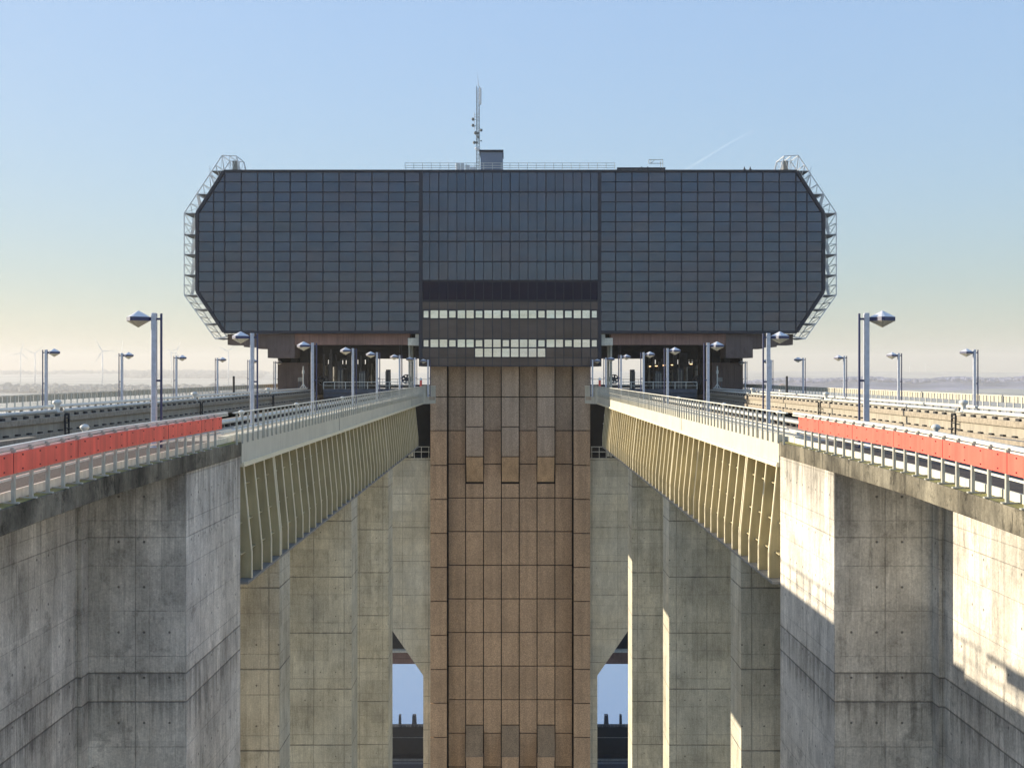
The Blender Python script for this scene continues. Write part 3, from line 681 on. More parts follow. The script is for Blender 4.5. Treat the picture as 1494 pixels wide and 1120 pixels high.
# truss galleries round the chamfered ends
def lattice(side):
    t = thing('truss_gallery', 'open steel lattice stair gallery wrapped round the %s end of the glass hall' % SIDE[side], 'gallery', (side*-(-HX), YF+3, zb-.5) if False else (side*HX, YF+3, zb))
    Ya, Yb_ = YF+.3, YF+3.4
    def mp(x, y, Y): return (side*abs(PX(x, YF)), Y, PZ(y, YF))
    out = [(344, 227), (323, 226), (267.5, 310.5), (267.5, 430), (313, 494)]
    inn = [(350, 248), (327.5, 249), (286.5, 310.5), (286.5, 426), (331, 494)]
    inn0 = [(347, 249), (326.5, 249), (286.5, 310.5), (286.5, 430), (330, 491)]
    m = MB()
    for Y in (Ya, Yb_):
        for a, b in zip(out, out[1:]): m.bar(mp(*a, Y), mp(*b, Y), .085)
        for a, b in zip(inn0, inn0[1:]): m.bar(mp(*a, Y), mp(*b, Y), .1)
        m.bar(mp(*out[-1], Y), mp(*inn0[-1], Y), .11); m.bar(mp(*out[0], Y), mp(350, 249, Y), .1)
    m.build('chords', M['gal'], t)
    stn = []                                   # stations: (outer pt, inner pt)
    def lerp(a, b, k): return (a[0]+(b[0]-a[0])*k, a[1]+(b[1]-a[1])*k)
    segs = [(0, 1, 2), (1, 2, 6), (2, 3, 8), (3, 4, 6)]
    for i, j, n in segs:
        for k in range(n): stn.append((lerp(out[i], out[j], k/n), lerp(inn0[i], inn0[j], k/n)))
    stn.append((out[-1], inn0[-1]))
    m = MB()
    for k, (a, b) in enumerate(stn):
        for Y in (Ya, Yb_): m.bar(mp(*a, Y), mp(*b, Y), .045)
        m.bar(mp(*a, Ya), mp(*a, Yb_), .06); m.bar(mp(*b, Ya), mp(*b, Yb_), .06)
        if k+1 < len(stn):
            a2, b2 = stn[k+1]
            if k % 2: a, b, a2, b2 = b, a, b2, a2
            for Y in (Ya, Yb_): m.bar(mp(*a, Y), mp(*b2, Y), .035)
            a, a2 = stn[k][0], stn[k+1][0]; m.bar(mp(*a, Ya), mp(*a2, Yb_), .045)
            b, b2 = stn[k][1], stn[k+1][1]; m.bar(mp(*b, Yb_), mp(*b2, Ya), .04)
    m.build('bracing', M['gal'], t)
    m = MB()
    for y, xo, xi in ((249, 308, 327), (283, 286, 305), (310.5, 267.5, 287), (342, 267.5, 287), (371, 267.5, 287), (401, 267.5, 287), (430, 267.5, 287)):
        a = mp(xo, y, Ya); b = mp(xi, y, Ya); m = MB(); m.box(a[0], b[0], Ya-.02, Yb_, a[2]-.04, a[2]+.04); m.build('landing', M['galdark'], t)
    for y in (450.5, 472, 493.5):
        k = (y-430)/64; xo = 267.5+45.5*k; a = mp(xo, y, Ya); b = mp(xo+18, y, Ya); m = MB(); m.box(a[0], b[0], Ya-.02, Yb_, a[2]-.03, a[2]+.03); m.build('landing', M['galdark'], t)
    m = MB()
    levels = [249, 283, 310.5, 342, 371, 401, 430]
    for y0, y1 in zip(levels, levels[1:]):       # stair flights between landings
        x0 = 272 if y0 >= 310 else 272+(310-y0)*.66; x1 = 283 if y1 > 310 else 283+(310-y1)*.66
        m.bar(mp(x1, y0, Ya+1), mp(x0+2, y1, Ya+1), .25, .06); m.bar(mp(x1, y0-9, Ya+.8), mp(x0+2, y1-9, Ya+.8), .04)
        m.bar(mp(x1, y0-5, Ya+.8), mp(x0+2, y1-5, Ya+.8), .03)
    m.build('stairs', M['gal'], t)
    m = MB(); a = mp(338, 248, Ya+1.4); m.box(a[0]-.24, a[0]+.24, Ya+1, Ya+2, a[2], PZ(231, YF)); m.build('hatch_box', M['machine2'], t)
    # long walkway handrails along the roof edge from the gallery head
    return t
lattice(-1); lattice(1)

# ------------------------------------------------------------------ on the roof
Ym = 128.; X = PX(697.3, Ym); z0 = zt+.1
t = thing('antenna_mast', 'slender lattice radio mast with dishes and a white panel antenna on the roof', 'antenna', (X, Ym, z0))
zt2 = PZ(126, Ym); hw = .17
m = MB()
cor = [(X-hw, Ym-hw), (X+hw, Ym-hw), (X+hw, Ym+hw), (X-hw, Ym+hw)]
for a in cor: m.bar((*a, z0), (*a, zt2), .05)
k = 0; z_ = z0
while z_ < zt2-.3:
    for i in range(4):
        a, b = cor[i], cor[(i+1) % 4]; m.bar((*a, z_), (*b, z_+.42), .032) if k % 2 else m.bar((*b, z_), (*a, z_+.42), .032)
        m.bar((*a, z_), (*b, z_), .03)
    z_ += .42; k += 1
m.build('lattice', M['machine2'], t)
m = MB(); m.tube((X+.05, Ym, zt2), (X, Ym, PZ(114, Ym)), .03, .02, 6); m.tube((X, Ym, PZ(114, Ym)), (X-.1, Ym, PZ(104, Ym)), .012, .006, 6); m.build('whip', M['machine'], t)
m = MB(); a = PX(701, Ym); m.box(a-.12, a+.12, Ym-.3, Ym-.1, PZ(153.5, Ym), PZ(129, Ym)); m.build('panel_antenna', M['white'], t, bevel=.05)
for x, y, rr in ((690, 174, .17), (690, 183, .17), (702, 190, .16), (694, 194, .2), (692, 208, .17), (695.5, 208, .15), (695, 216.5, .15), (698.5, 217.5, .18), (702, 205.5, .08)):
    m = MB(); xx, zz = PX(x, Ym-.3), PZ(y, Ym-.3); m.lathe([(rr*.4, .2), (rr, .1), (rr, -.05), (rr*.7, -.1)], 14, (xx, Ym-.3, zz), 'y')
    m.bar((xx, Ym-.2, zz), (X, Ym-.1, zz), .04); m.build('dish', M['machine2'] if y < 210 else M['white'], t)
m = MB(); xx = PX(692, Ym); m.tube((xx, Ym-.2, PZ(190, Ym)), (xx, Ym-.2, PZ(165, Ym)), .025, .025, 6)
for y in (168, 171.5, 186): m.bar((xx, Ym-.2, PZ(y, Ym)), (PX(700, Ym), Ym-.1, PZ(y, Ym)), .03)
for x, y in ((697.5, 195.5), (697.7, 201)): m.box(PX(x, Ym)-.12, PX(x, Ym)+.12, Ym-.35, Ym-.2, PZ(y+2, Ym), PZ(y-2, Ym))
m.build('side_arms', M['machine2'], t)
Yh = 124.
t = thing('roof_hut', 'small blue-grey ribbed metal hut on the roof beside the mast', 'hut', (PX(717, Yh), Yh, z0))
m = MB(); m.box(PX(701, Yh), PX(733, Yh), Yh, Yh+4, z0-.1, PZ(221.5, Yh))
for k in range(8): xx = PX(701, Yh)+k*.341+.05; m.box(xx-.02, xx+.02, Yh-.03, Yh, z0, PZ(222, Yh))
m.build('wall', M['hut'], t); m = MB(); m.box(PX(699.5, Yh), PX(734.5, Yh), Yh-.15, Yh+4.2, PZ(221.5, Yh), PZ(219, Yh)); m.build('roof', M['mullion'], t)
m = MB(); xx = PX(733, Yh); m.box(xx, xx+.12, Yh+.2, Yh+.5, PZ(229, Yh), PZ(222, Yh)); m.build('downpipe', M['mullion'], t)
Yr = 117.
def roofrail(x0, x1, ytop, label, nseg):
    t = thing('roof_railing', label, 'railing', (PX((x0+x1)/2, Yr), Yr, z0))
    m = MB()
    for y in (ytop, ytop+3.6, ytop+6.8): m.bar((PX(x0, Yr), Yr, PZ(y, Yr)), (PX(x1, Yr), Yr, PZ(y, Yr)), .045)
    m.build('rails', M['rail'], t)
    m = MB(); X0 = PX(x0, Yr); m.box(X0-.025, X0+.025, Yr-.03, Yr+.03, z0-.05, PZ(ytop, Yr)); po = m.build('post', M['rail'], t)
    for k in range(1, nseg+1): q = po.copy(); C.objects.link(q); q.parent = t; q.location.x += PX(x0+(x1-x0)*k/nseg, Yr)-X0
roofrail(591, 897, 238, 'long thin three-bar railing on the roof edge behind the mast', 24)
t = thing('roof_gantry', 'flat dark maintenance rail with a small cage on the roof to the right', 'gantry', (PX(935, Yr), Yr, z0))
m = MB(); m.box(PX(900.5, Yr), PX(971, Yr), Yr, Yr+.5, PZ(246.3, Yr), PZ(244.3, Yr)); m.build('track', M['mullion'], t)
m = MB()
for x in (901, 905, 924, 932, 938, 941, 945.5, 964, 970): m.box(PX(x, Yr)-.04, PX(x, Yr)+.04, Yr+.1, Yr+.3, z0-.1, PZ(246.3, Yr))
for x in (936.5, 945.4): m.box(PX(x, Yr)-.05, PX(x, Yr)+.05, Yr+.1, Yr+.3, PZ(244.3, Yr), PZ(242.8, Yr))
m.build('feet', M['mullion'], t)
m = MB()
for a, b in (((946.5, 233), (967, 233)), ((967, 233), (967, 245)), ((946.5, 233), (946.5, 238.5)), ((946.5, 238.5), (967, 238.5)), ((955, 233.5), (950, 238.5)), ((949.5, 233), (949.5, 238.5)), ((963.7, 235), (963.7, 245))):
    m.bar(P(*a, Yr), P(*b, Yr), .06)
m.build('cage', M['rail'], t)
t = thing('roof_units', 'cluster of pale ventilation boxes behind the roof railing left of the mast', 'vents', (PX(680, 121), 121, z0))
for x0, x1, y in ((665, 671, 237.5), (672, 677, 238), (679, 685, 240.5), (686, 694, 243.5)):
    m = MB(); m.box(PX(x0, 121), PX(x1, 121), 121, 122, z0-.1, PZ(y, 121)); m.build('vent_box', M['gal'], t, bevel=.02)
for i, x in enumerate((1086, 1094.5)):
    m = MB(); X, Z = PX(x, YF+.3), zt+.14
    m.lathe([(.03, 0), (.1, .08), (.11, .16), (.06, .26), (.05, .33), (.02, .37)], 8, (X, YF+.3, Z)); m.box(X+.03, X+.2, YF+.28, YF+.32, Z+.05, Z+.1)
    tag(m.build('pigeon', M['machine'], smooth=True), ['left', 'right'][i]+' one of two small birds perched on the right roof edge', 'bird', 'birds on the roof edge')

# ------------------------------------------------------------------ building base: walls with the trapezoid openings, far portal, lower dock
YD = 114.2
for s in (-1, 1):
    t = thing('base_wall', 'pale banded concrete wall with a slanted opening beside the tower, %s side' % SIDE[s], 'wall', (s*12, YD, G))
    xin = 8.0; top = PZ(668, YD); sl_t, sl_b = PZ(920, YD), PZ(985, YD); xo = 172/F*YD; xi = 127/F*YD
    m = MB(); poly = [(xin, top), (34, top), (34, G), (21, G), (21, sl_t+2.0), (xo+1.5, sl_t+2.2), (xi, sl_b), (xi, G), (xin, G)]
    m.prism(poly, 'y', YD, YD+2.4); m.mirror(s).build('wall', M['conc_wall'], t)
    m = MB(); m.box(7.9, 12.6, YD+.2, YD+2, top, top+.15); m.build if False else None
    m.box(8.1, 12.6, YD+1.8, YD+2.2, top+.15, 0); m.mirror(s).build('recess_shade', M['black'], t)  # black sheet stands in for the shade of this recess
    m = MB()
    for z_ in (top+1.1, top+.6): m.box(8.1, 10.2, YD-.05, YD, z_, z_+.06)
    for X in (8.15, 8.9, 9.6): m.box(X, X+.05, YD-.05, YD, top, top+1.1)
    m.mirror(s).build('guard_rail', M['rail'], t)
    if s > 0:
        m = MB(); z_ = PZ(617, YD)
        for a, b in (((9.4, z_), (10.4, z_)), ((9.4, z_+.9), (10.4, z_+.9)), ((9.4, z_), (9.4, z_+.9)), ((10.4, z_), (10.4, z_+.9)), ((9.4, z_+.45), (10.4, z_+.45)), ((9.9, z_), (9.9, z_+.9))):
            m.bar((a[0], YD-.6, a[1]), (b[0], YD-.6, b[1]), .06)
        m.box(9.3, 10.5, YD-.7, YD, z_-.1, z_); m.build('inspection_cage', M['gal'], t)
    t = thing('far_portal', 'pale-edged brown beam at the far end under an added black wall for interior darkness, %s opening' % SIDE[s], 'portal', (s*15, 226, G))
    Yp = 226.
    m = MB(); m.box(s*8.2, s*34, Yp+1, Yp+3, PZ(950, Yp), -8); m.build('gloom_wall', M['black'], t)  # added black wall paints the interior darkness and blocks light from behind
    m = MB(); m.box(s*8.2, s*34, Yp, Yp+3.2, PZ(968, Yp), PZ(951, Yp)); m.box(s*8.2, s*34, Yp-.1, Yp+.1, PZ(961, Yp), PZ(960, Yp)); m.build('beam', M['rust'], t)
    m = MB(); m.box(s*8.2, s*34, Yp-.4, Yp+3, PZ(951, Yp), PZ(947.5, Yp)); m.build('ledge', M['kerb'], t)
    t = thing('lower_dock_gate', 'black lower gate with rails and two stub towers above the water, %s opening' % SIDE[s], 'gate', (s*20, 222, G))
    Yl = 222.
    m = MB(); m.box(s*9, s*40, Yl, Yl+2, G, PZ(1060, Yl)); m.box(s*9, s*40, Yl-2, Yl, G, PZ(1100, Yl)); m.build('gate_leaf', M['black'], t)
    m = MB(); m.box(s*9, s*40, Yl-2.15, Yl-2, PZ(1104, Yl), PZ(1101, Yl)); m.box(s*9, s*40, Yl-.15, Yl, PZ(1075.5, Yl), PZ(1074.5, Yl)); m.build('trim', M['machine2'], t)
    m = MB()
    m.box(s*9, s*40, Yl, Yl+.05, PZ(1056.6, Yl), PZ(1056.6, Yl)+.06)
    for k in range(40): m.box(s*(9+k*.75), s*(9+k*.75)+.05, Yl, Yl+.05, PZ(1060, Yl), PZ(1056.6, Yl))
    m.build('handrail', M['machine2'], t)
    for x, wd in ((604, 6), (583, 3.4)):
        m = MB(); X = abs(PX(x, Yl)); ww = wd/2/F*Yl
        m.prism([(X-ww*1.15, PZ(1060, Yl)), (X+ww*1.15, PZ(1060, Yl)), (X+ww*.85, PZ(1043.5, Yl)), (X-ww*.85, PZ(1043.5, Yl))], 'y', Yl+.3, Yl+1.3)
        for q in range(3): m.box(X-ww*.6, X+ww*.6, Yl+.22, Yl+.3, PZ(1056-q*4, Yl), PZ(1057.5-q*4, Yl))
        m.mirror(s).build('stub_tower', M['machine'], t)

# ------------------------------------------------------------------ piers under the canal bridges
ord_ = {0: 'nearest', 1: 'middle', 2: 'farthest'}
for s in (-1, 1):
    for i, (Y0, Y1) in enumerate(((41.0, 42.95), (59.6, 61.95), (77.7, 80.35))):
        m = MB(); m.box(s*8.32, s*20, Y0, Y1, G, CH-6.67)
        o = MB(); o.v = [(x-s*14, y-Y0, z-G) for x, y, z in m.v]; o.f = m.f; o.mi = m.mi
        ob = o.build('bridge_pier', M['conc_pier']); ob.location = (s*14, Y0, G)
        tag(ob, '%s tall concrete pier under the %s canal bridge' % (ord_[i], SIDE[s]), 'pier', 'piers under the canal bridges')

# ------------------------------------------------------------------ near abutments
def edge_x(Y): 
    pts = [(4, 7.6), (12, 8.1), (18, 8.36), (25.5, 8.52), (31, 8.5), (36, 8.5)]
    for (a, xa), (b, xb) in zip(pts, pts[1:]):
        if Y <= b: return xa+(xb-xa)*(Y-a)/(b-a)
    return 8.5
def dz(Y): return -.12*max(0, (24-Y)/8)**1.2 if Y < 24 else 0
for s in (-1, 1):
    t = thing('abutment', ['shaded', 'sunlit'][s > 0]+' weathered concrete abutment block in the near %s corner' % SIDE[s], 'abutment', (s*12, 30, G))
    m = MB(); zt_ = CH-2.6
    m.add([(8.6, 30.2, G), (24, 30.2, G), (24, 36, G), (8.54, 36, G), (8.6, 30.2, zt_), (24, 30.2, zt_), (24, 36, zt_), (8.54, 36, zt_)],
          [(0,3,2,1),(4,5,6,7),(0,1,5,4),(1,2,6,5),(2,3,7,6),(3,0,4,7)])
    m.mirror(s).build('block', M['conc_block'], t, bevel=.02)
    m = MB(); m.box(11.35, 24, 4, 30.19, G, zt_); m.box(11.2, 11.35, 29.72, 30.19, G, zt_); m.mirror(s).build('rear_wall', M['conc_block'], t)
    m = MB(); ys = [4, 8, 12, 16, 20, 24, 28, 32, 36]; n = len(ys)
    vs = []
    for Y in ys:
        x = edge_x(Y); q = dz(Y)
        vs += [(x, Y, CH-2.6+q), (x, Y, CH-2.16+q), (15.3, Y, CH-2.16+q), (15.3, Y, CH-2.6+q)]
    fs = [(0,1,2,3), (4*n-1, 4*n-2, 4*n-3, 4*n-4)]
    for k in range(n-1):
        for e in range(4): fs.append((4*k+e, 4*k+(e+1) % 4, 4*k+4+(e+1) % 4, 4*k+4+e))
    m.add(vs, fs); m.mirror(s).build('edge_band', M['conc_band'], t, bevel=.015)
    m = MB(); vs = []
    for Y in ys: x = edge_x(Y); q = dz(Y)+CH-2.16; vs += [(x+.02, Y, q+.006), (x+.3, Y, q+.02), (x+.32, Y, q)]
    m.add(vs, [(3*k+e, 3*k+e+1, 3*k+4+e, 3*k+3+e) for k in range(n-1) for e in range(2)]); m.mirror(s).build('moss_strip', M['moss'], t)
    m = MB(); vs = []
    for Y in ys: x = edge_x(Y); q = dz(Y)+CH-2.16; vs += [(x+.3, Y, q+.03), (15.28, Y, q+.03)]
    m.add(vs, [(2*k, 2*k+1, 2*k+3, 2*k+2) for k in range(n-1)]); m.mirror(s).build('paving', M['asphalt'], t)
    m = MB(); m.box(15.0, 15.3, 4, 36, CH-2.13, CH-2.0); m.box(14.9, 15.3, 4, 36, CH-3.5, CH-2.6-.001); m.mirror(s).build('channel_kerb', M['wood'], t)
    # railing with the red boards
    t = thing('approach_railing', 'curved white railing carrying a long %s board, near %s' % (['deep red', 'bright orange-red'][s > 0], SIDE[s]), 'railing', (s*8.6, 26, .1))
    def path(Y0, Y1, st=1.5):
        ys_ = []; Y = Y0
        while Y < Y1-.01: ys_.append(Y); Y += st
        ys_.append(Y1); return ys_
    def strip(z, w_, h_, xo, Y0, Y1, mat, name):
        mm = MB(); yy = path(Y0, Y1)
        for a, b in zip(yy, yy[1:]): mm.bar((edge_x(a)+xo, a, CH+z+dz(a)), (edge_x(b)+xo, b+.01, CH+z+dz(b)), w_, h_)
        mm.mirror(s); return mm.build(name, mat, t)
    strip(-1.2, .09, .07, .16, 6, 34.7, M['pipe'], 'handrail')
    strip(-1.27, .04, .03, .12, 6, 34.7, M['rail'], 'under_rail')
    strip(-1.72, .035, .04, .1, 6, 35, M['rail'], 'lower_rail')
    strip(-2.08, .05, .2, .3, 6, 36, M['kerb'], 'kick_plate')
    rb = MB(); yy = path(6, 33.6, 1.2); bolts = []
    for a, b in zip(yy, yy[1:]):
        for zz, hh in ((-1.455, .35),):
            rb.bar((edge_x(a)+.03, a, CH+zz+dz(a)), (edge_x(b)+.03, b, CH+zz+dz(b)), .03, hh)
    rb.cur = 1; Y = 33.3; kk = 0
    while Y > 6:
        kk += 1
        if kk % 4 == 3: rb.box(edge_x(Y-.38)+.008, edge_x(Y-.38)+.02, Y-.384, Y-.376, CH-1.625+dz(Y), CH-1.285+dz(Y))
        for zz in (-1.33, -1.57): rb.box(edge_x(Y)+.0, edge_x(Y)+.014, Y-.013, Y+.013, CH+zz-.013+dz(Y), CH+zz+.013+dz(Y))
        Y -= .76
    rb.mirror(s).build('red_board', [M['red'], M['bolt']], t)
    Y = 33.05; first = True
    while Y > 6:
        m = MB(); x = edge_x(Y)+.07; q = dz(Y)
        m.box(x-.03, x+.03, Y-.03, Y+.03, CH-2.17+q, CH-1.23+q); m.box(x-.1, x+.32, Y-.04, Y+.04, CH-2.15+q, CH-2.125+q)
        m.box(x, x+.12, Y-.02, Y+.02, CH-1.24+q, CH-1.2+q)
        m.mirror(s).build('post', M['baluster'], t); Y -= .76

# ------------------------------------------------------------------ canal bridges
for s in (-1, 1):
    t = thing('canal_bridge', 'cream steel canal bridge with ribbed side and beige fascia, %s of the tower' % SIDE[s], 'bridge', (s*14, 70, CH-6.7))
    Y0, Y1, YE = 36.02, 103.0, 110.4
    m = MB(); poly = [(9.05, -2.9), (8.8, -5.73), (8.78, -6.56), (14, -6.56), (20.0, -5.0), (20.2, -3.2), (20.2, -2.6), (19.25, -2.6), (19.25, -3.7), (12.45, -3.7), (12.45, -2.62), (9.05, -2.62)]  # unseen outer underside shaped with a chamfer so low sun reaches the piers
    m.prism([(a, b+CH) for a, b in poly], 'y', Y0, Y1); m.mirror(s).build('trough', M['web'], t)
    m = MB(); m.prism([(a, b+CH) for a, b in [(12, -2.62), (12, -5), (20.2, -5), (20.2, -2.6), (19.25, -2.6), (19.25, -3.7), (12.45, -3.7), (12.45, -2.62)]], 'y', Y1+.01, 112.5); m.mirror(s).build('trough_end', M['flange'], t)
    m = MB(); m.box(8.3, 14, Y0, Y1, CH-6.66, CH-6.57); m.mirror(s).build('bottom_flange', M['flange'], t)
    m = MB(); m.box(8.5, 8.6, Y0, YE, CH-2.85, CH-1.92)
    m.mirror(s).build('fascia', M['fascia'], t)
    m = MB(); m.box(8.42, 8.62, Y0, YE, CH-2.95, CH-2.86); m.box(8.44, 8.5, Y0, YE, CH-2.86, CH-2.81); m.mirror(s).build('fascia_trim', M['rib'], t)
    m = MB(); m.prism([(8.5, YE), (8.6, YE), (7.5, 112.9), (7.4, 112.8)], 'z', CH-2.95, CH-1.25); m.mirror(s).build('end_screen', M['fascia'], t)
    for Yj in (56.5, 98.): m = MB(); m.box(8.49, 8.5, Yj, Yj+.05, CH-2.85, CH-1.95); m.mirror(s).build('expansion_joint', M['joint'], t)
    m = MB(); m.box(8.6, 12.6, Y0, 112.4, CH-2.6, CH-2.25); m.prism([(8.55, YE), (8.6, YE), (8.6, 112.6), (7.45, 112.6)], 'z', CH-2.6, CH-2.25); m.mirror(s).build('inner_walkway', M['deckpave'], t)
    m = MB(); m.box(20.2, 25.4, 12, 125, CH-2.6, CH-2.25); m.box(25.4, 25.6, 12, 125, CH-2.9, CH-2.0); m.mirror(s).build('outer_walkway', M['deckpave'], t)
    # ribs
    def ribmesh():
        rb = MB(); prof = [(8.6, -2.95), (8.33, -5.73), (8.33, -6.56)]; th = .02
        pl = [(8.6, -2.95), (8.33, -5.73), (8.33, -6.56), (8.79, -6.56), (8.81, -5.73), (9.06, -2.95)]
        rb.prism([(a, b+CH) for a, b in pl], 'y', -th, th); rb.cur = 1
        for a, b in zip(prof, prof[1:]): rb.bar((a[0]-.01, 0, a[1]+CH), (b[0]-.01, 0, b[1]+CH), .035, .1)
        return rb
    rb = ribmesh().mirror(s); rb.v = [(x, y+Y0+.6, z) for x, y, z in rb.v]; ro = rb.build('rib', [M['web'], M['rib']], t)
    nr = int((Y1-Y0-.6)/1.5)
    for k in range(1, nr+1): q = ro.copy(); C.objects.link(q); q.parent = t; q.location.y += 1.5*k
    for k in (3, 15, 27, 39): q = ro.copy(); C.objects.link(q); q.parent = t; q.location.y += 1.5*k+.22
    for zz, xx in ((-3.62, 8.57), (-4.78, 8.46), (-5.73, 8.36)):
        m = MB(); m.box(xx+.16, xx+.55, Y0, Y1, CH+zz-.018, CH+zz+.018); m.mirror(s).build('stiffener', M['web'], t)
    # outer trough wall with pipes, timber fenders and mooring bollards
    t = thing('trough_wall', '%s outer trough wall with white pipes and timber fenders' % ['shaded', 'sunlit'][s > 0], 'wall', (s*19.4, 60, CH-3))
    ya, yb = 10., 112.3
    m = MB(); m.box(19.25, 20.2, ya, yb, CH-3.6, CH-1.68); m.mirror(s).build('wall', M['troughwall'], t)
    m = MB(); m.box(19.12, 19.25, ya, yb, CH-2.05, CH-1.8); m.mirror(s).build('upper_fender', M['wood'], t, bevel=.02)
    m = MB(); m.box(19.1, 19.25, ya, yb, CH-2.68, CH-2.44); m.mirror(s).build('lower_fender', M['wood'], t, bevel=.02)
    m = MB(); Y = ya+.3
    while Y < yb:
        m.box(19.15, 19.25, Y, Y+.3, CH-1.8, CH-1.7); m.box(19.14, 19.25, Y+.3, Y+.6, CH-2.43, CH-2.37); Y += 1.05
    m.mirror(s).build('fender_blocks', M['black'], t)
    jn = [27.5, 48.8, 70.1, 91.4]
    edges_ = [ya]+jn+[yb]
    for a, b in zip(edges_, edges_[1:]):
        m = MB(); m.tube((19.3, a+.5, CH-1.58), (19.3, b-.5, CH-1.58), .075, .075, 10); m.mirror(s).build('front_pipe', M['pipe'], t, smooth=True)
    m = MB(); Y = ya+.5
    while Y < yb: m.box(19.26, 19.34, Y, Y+.12, CH-1.7, CH-1.63); m.box(20.02, 20.1, Y+.4, Y+.5, CH-1.69, CH-1.5); Y += 1.05
    m.mirror(s).build('pipe_saddles', M['machine2'], t)
    m = MB(); m.box(19.98, 20.18, ya, yb, CH-1.5, CH-1.38); m.mirror(s).build('rear_pipe', M['pipe'], t, bevel=.03)
    m = MB(); m.box(19.4, 19.95, ya, yb, CH-1.69, CH-1.66); m.mirror(s).build('coping', M['deckpave'], t)
    for k, Yj in enumerate(jn):
        m = MB(); m.box(19.05, 19.11, Yj-.06, Yj+.0, CH-2.9, CH-1.75); m.box(19.05, 19.11, Yj+.35, Yj+.41, CH-2.9, CH-1.75)
        for q in range(5): m.box(19.05, 19.1, Yj, Yj+.35, CH-2.8+q*.22, CH-2.76+q*.22)
        m.mirror(s).build('ladder', M['black'], t)
        b = MB(); b.lathe([(.16, -1.66), (.13, -1.6), (.1, -1.5), (.1, -1.36), (.17, -1.3), (.2, -1.22), (.14, -1.15), (.03, -1.12)], 14, (0, 0, 0))
        b.box(-.25, .15, -.25, .25, -1.66, -1.62)
        o = b.build('mooring_bollard', M['pipe'], smooth=True); o.location = (s*19.5, Yj+.15, CH)
        tag(o, ['nearest', 'second', 'third', 'farthest'][k]+' white mooring bollard on the %s outer trough wall' % SIDE[s], 'bollard', 'mooring bollards')
    # water in the trough
    m = MB(); m.quad((12.45, 4, CH-2.95), (19.3, 4, CH-2.95), (19.3, 112.5, CH-2.95), (12.45, 112.5, CH-2.95)); m.mirror(s)
    struct(m.build('canal_water', M['canal'], recalc=False), 'dark still water in the %s trough' % SIDE[s])
    # inner trough edge: pipe on blocks and timber
    t = thing('inner_trough_kerb', 'low white pipe on dark blocks along the %s inner trough edge' % SIDE[s], 'kerb', (s*12.2, 70, .05))
    m = MB(); m.tube((12.0, 41.6, CH-2.03), (12.0, 112, CH-2.03), .09, .09, 10); m.mirror(s).build('pipe', M['pipe'], t, smooth=True)
    m = MB(); m.box(12.3, 12.62, 36, 112, CH-2.25, CH-1.98); m.mirror(s).build('timber', M['wood'], t)
    m = MB(); Y = 41.8
    while Y < 112: m.box(11.93, 12.07, Y, Y+.35, CH-2.24, CH-2.12); Y += 1.05
    m.mirror(s).build('blocks', M['black'], t)
    m = MB(); m.box(9.25, 9.5, 37, 112, CH-2.24, CH-2.05); m.mirror(s).build('cable_duct', M['kerb'], t)
    m = MB(); m.tube((9.36, 37, CH-1.93), (9.36, 112, CH-1.93), .06, .06, 8); m.mirror(s).build('duct_pipe', M['pipe'], t)
    for k, (Yb2, xx) in enumerate(((38.5, 14.4), (52.5, 12.4), (66, 12.4), (84, 12.4))):
        b = MB(); b.lathe([(.17, 0), (.12, .08), (.11, .28), (.2, .38), (.21, .46), (.12, .54), (.02, .57)], 14)
        o = b.build('mooring_bollard', M['pipe'], smooth=True); o.location = (s*xx, Yb2, CH-2.13 if k == 0 else CH-2.1); o.scale = (.75, .75, .75)
        tag(o, ['nearest', 'second', 'third', 'farthest'][k]+' white mooring bollard along the %s inner trough edge' % SIDE[s], 'bollard', 'mooring bollards')
    # bridge railing
    t = thing('bridge_railing', 'long straight steel baluster railing on the %s canal bridge fascia' % SIDE[s], 'railing', (s*8.48, 73, CH-2.2))
    m = MB(); m.box(8.45, 8.52, 34.9, YE, CH-1.225, CH-1.19); m.bar((8.49, YE, CH-1.215), (7.4, 112.8, CH-1.215), .09, .05); m.mirror(s).build('handrail', M['rail'], t)
    m = MB(); m.box(8.478, 8.5, 34.9, YE, CH-1.665, CH-1.64); m.mirror(s).build('middle_rail', M['rail'], t)
    m = MB(); m.box(8.44, 8.495, 35.2, 35.24, CH-2.2, CH-1.24); m.mirror(s); bo = m.build('baluster', M['baluster'], t)
    stuff = MB(); k = 1
    while 35.2+.75*k < YE:
        if k % 8 == 5:
            q = bo.copy(); q.name = 'post'; C.objects.link(q); q.parent = t; q.location.y += .75*k; q.scale = (1, 1, 1)
            q2 = bo.copy(); q2.name = 'post'; C.objects.link(q2); q2.parent = t; q2.location.y += .75*k+.14
        elif 35.2+.75*k < 100: q = bo.copy(); C.objects.link(q); q.parent = t; q.location.y += .75*k
        else: yy0 = 35.2+.75*k; stuff.box(8.44, 8.495, yy0, yy0+.04, CH-2.2, CH-1.24)
        k += 1
    so = stuff.mirror(s).build('balusters', M['baluster'], t); so['kind'] = 'stuff'
    # outer railing
    t = thing('outer_railing', 'pale outer walkway railing with a panelled top band, far %s' % SIDE[s], 'railing', (s*25.3, 70, CH-2.2))
    m = MB(); m.box(25.26, 25.34, 12, 125, CH-1.15, CH-1.1); m.box(25.28, 25.31, 12, 125, CH-1.74, CH-1.71); m.mirror(s).build('rails', M['fascia'], t)
    m = MB(); Y = 12.1
    while Y < 125: m.box(25.29, 25.325, Y, Y+.8, CH-1.47, CH-1.16); Y += .93
    m.mirror(s).build('top_panels', M['panel'], t)
    m = MB(); m.box(25.25, 25.31, 31.98, 32.04, CH-2.25, CH-1.15); m.mirror(s); po = m.build('post', M['rail'], t)
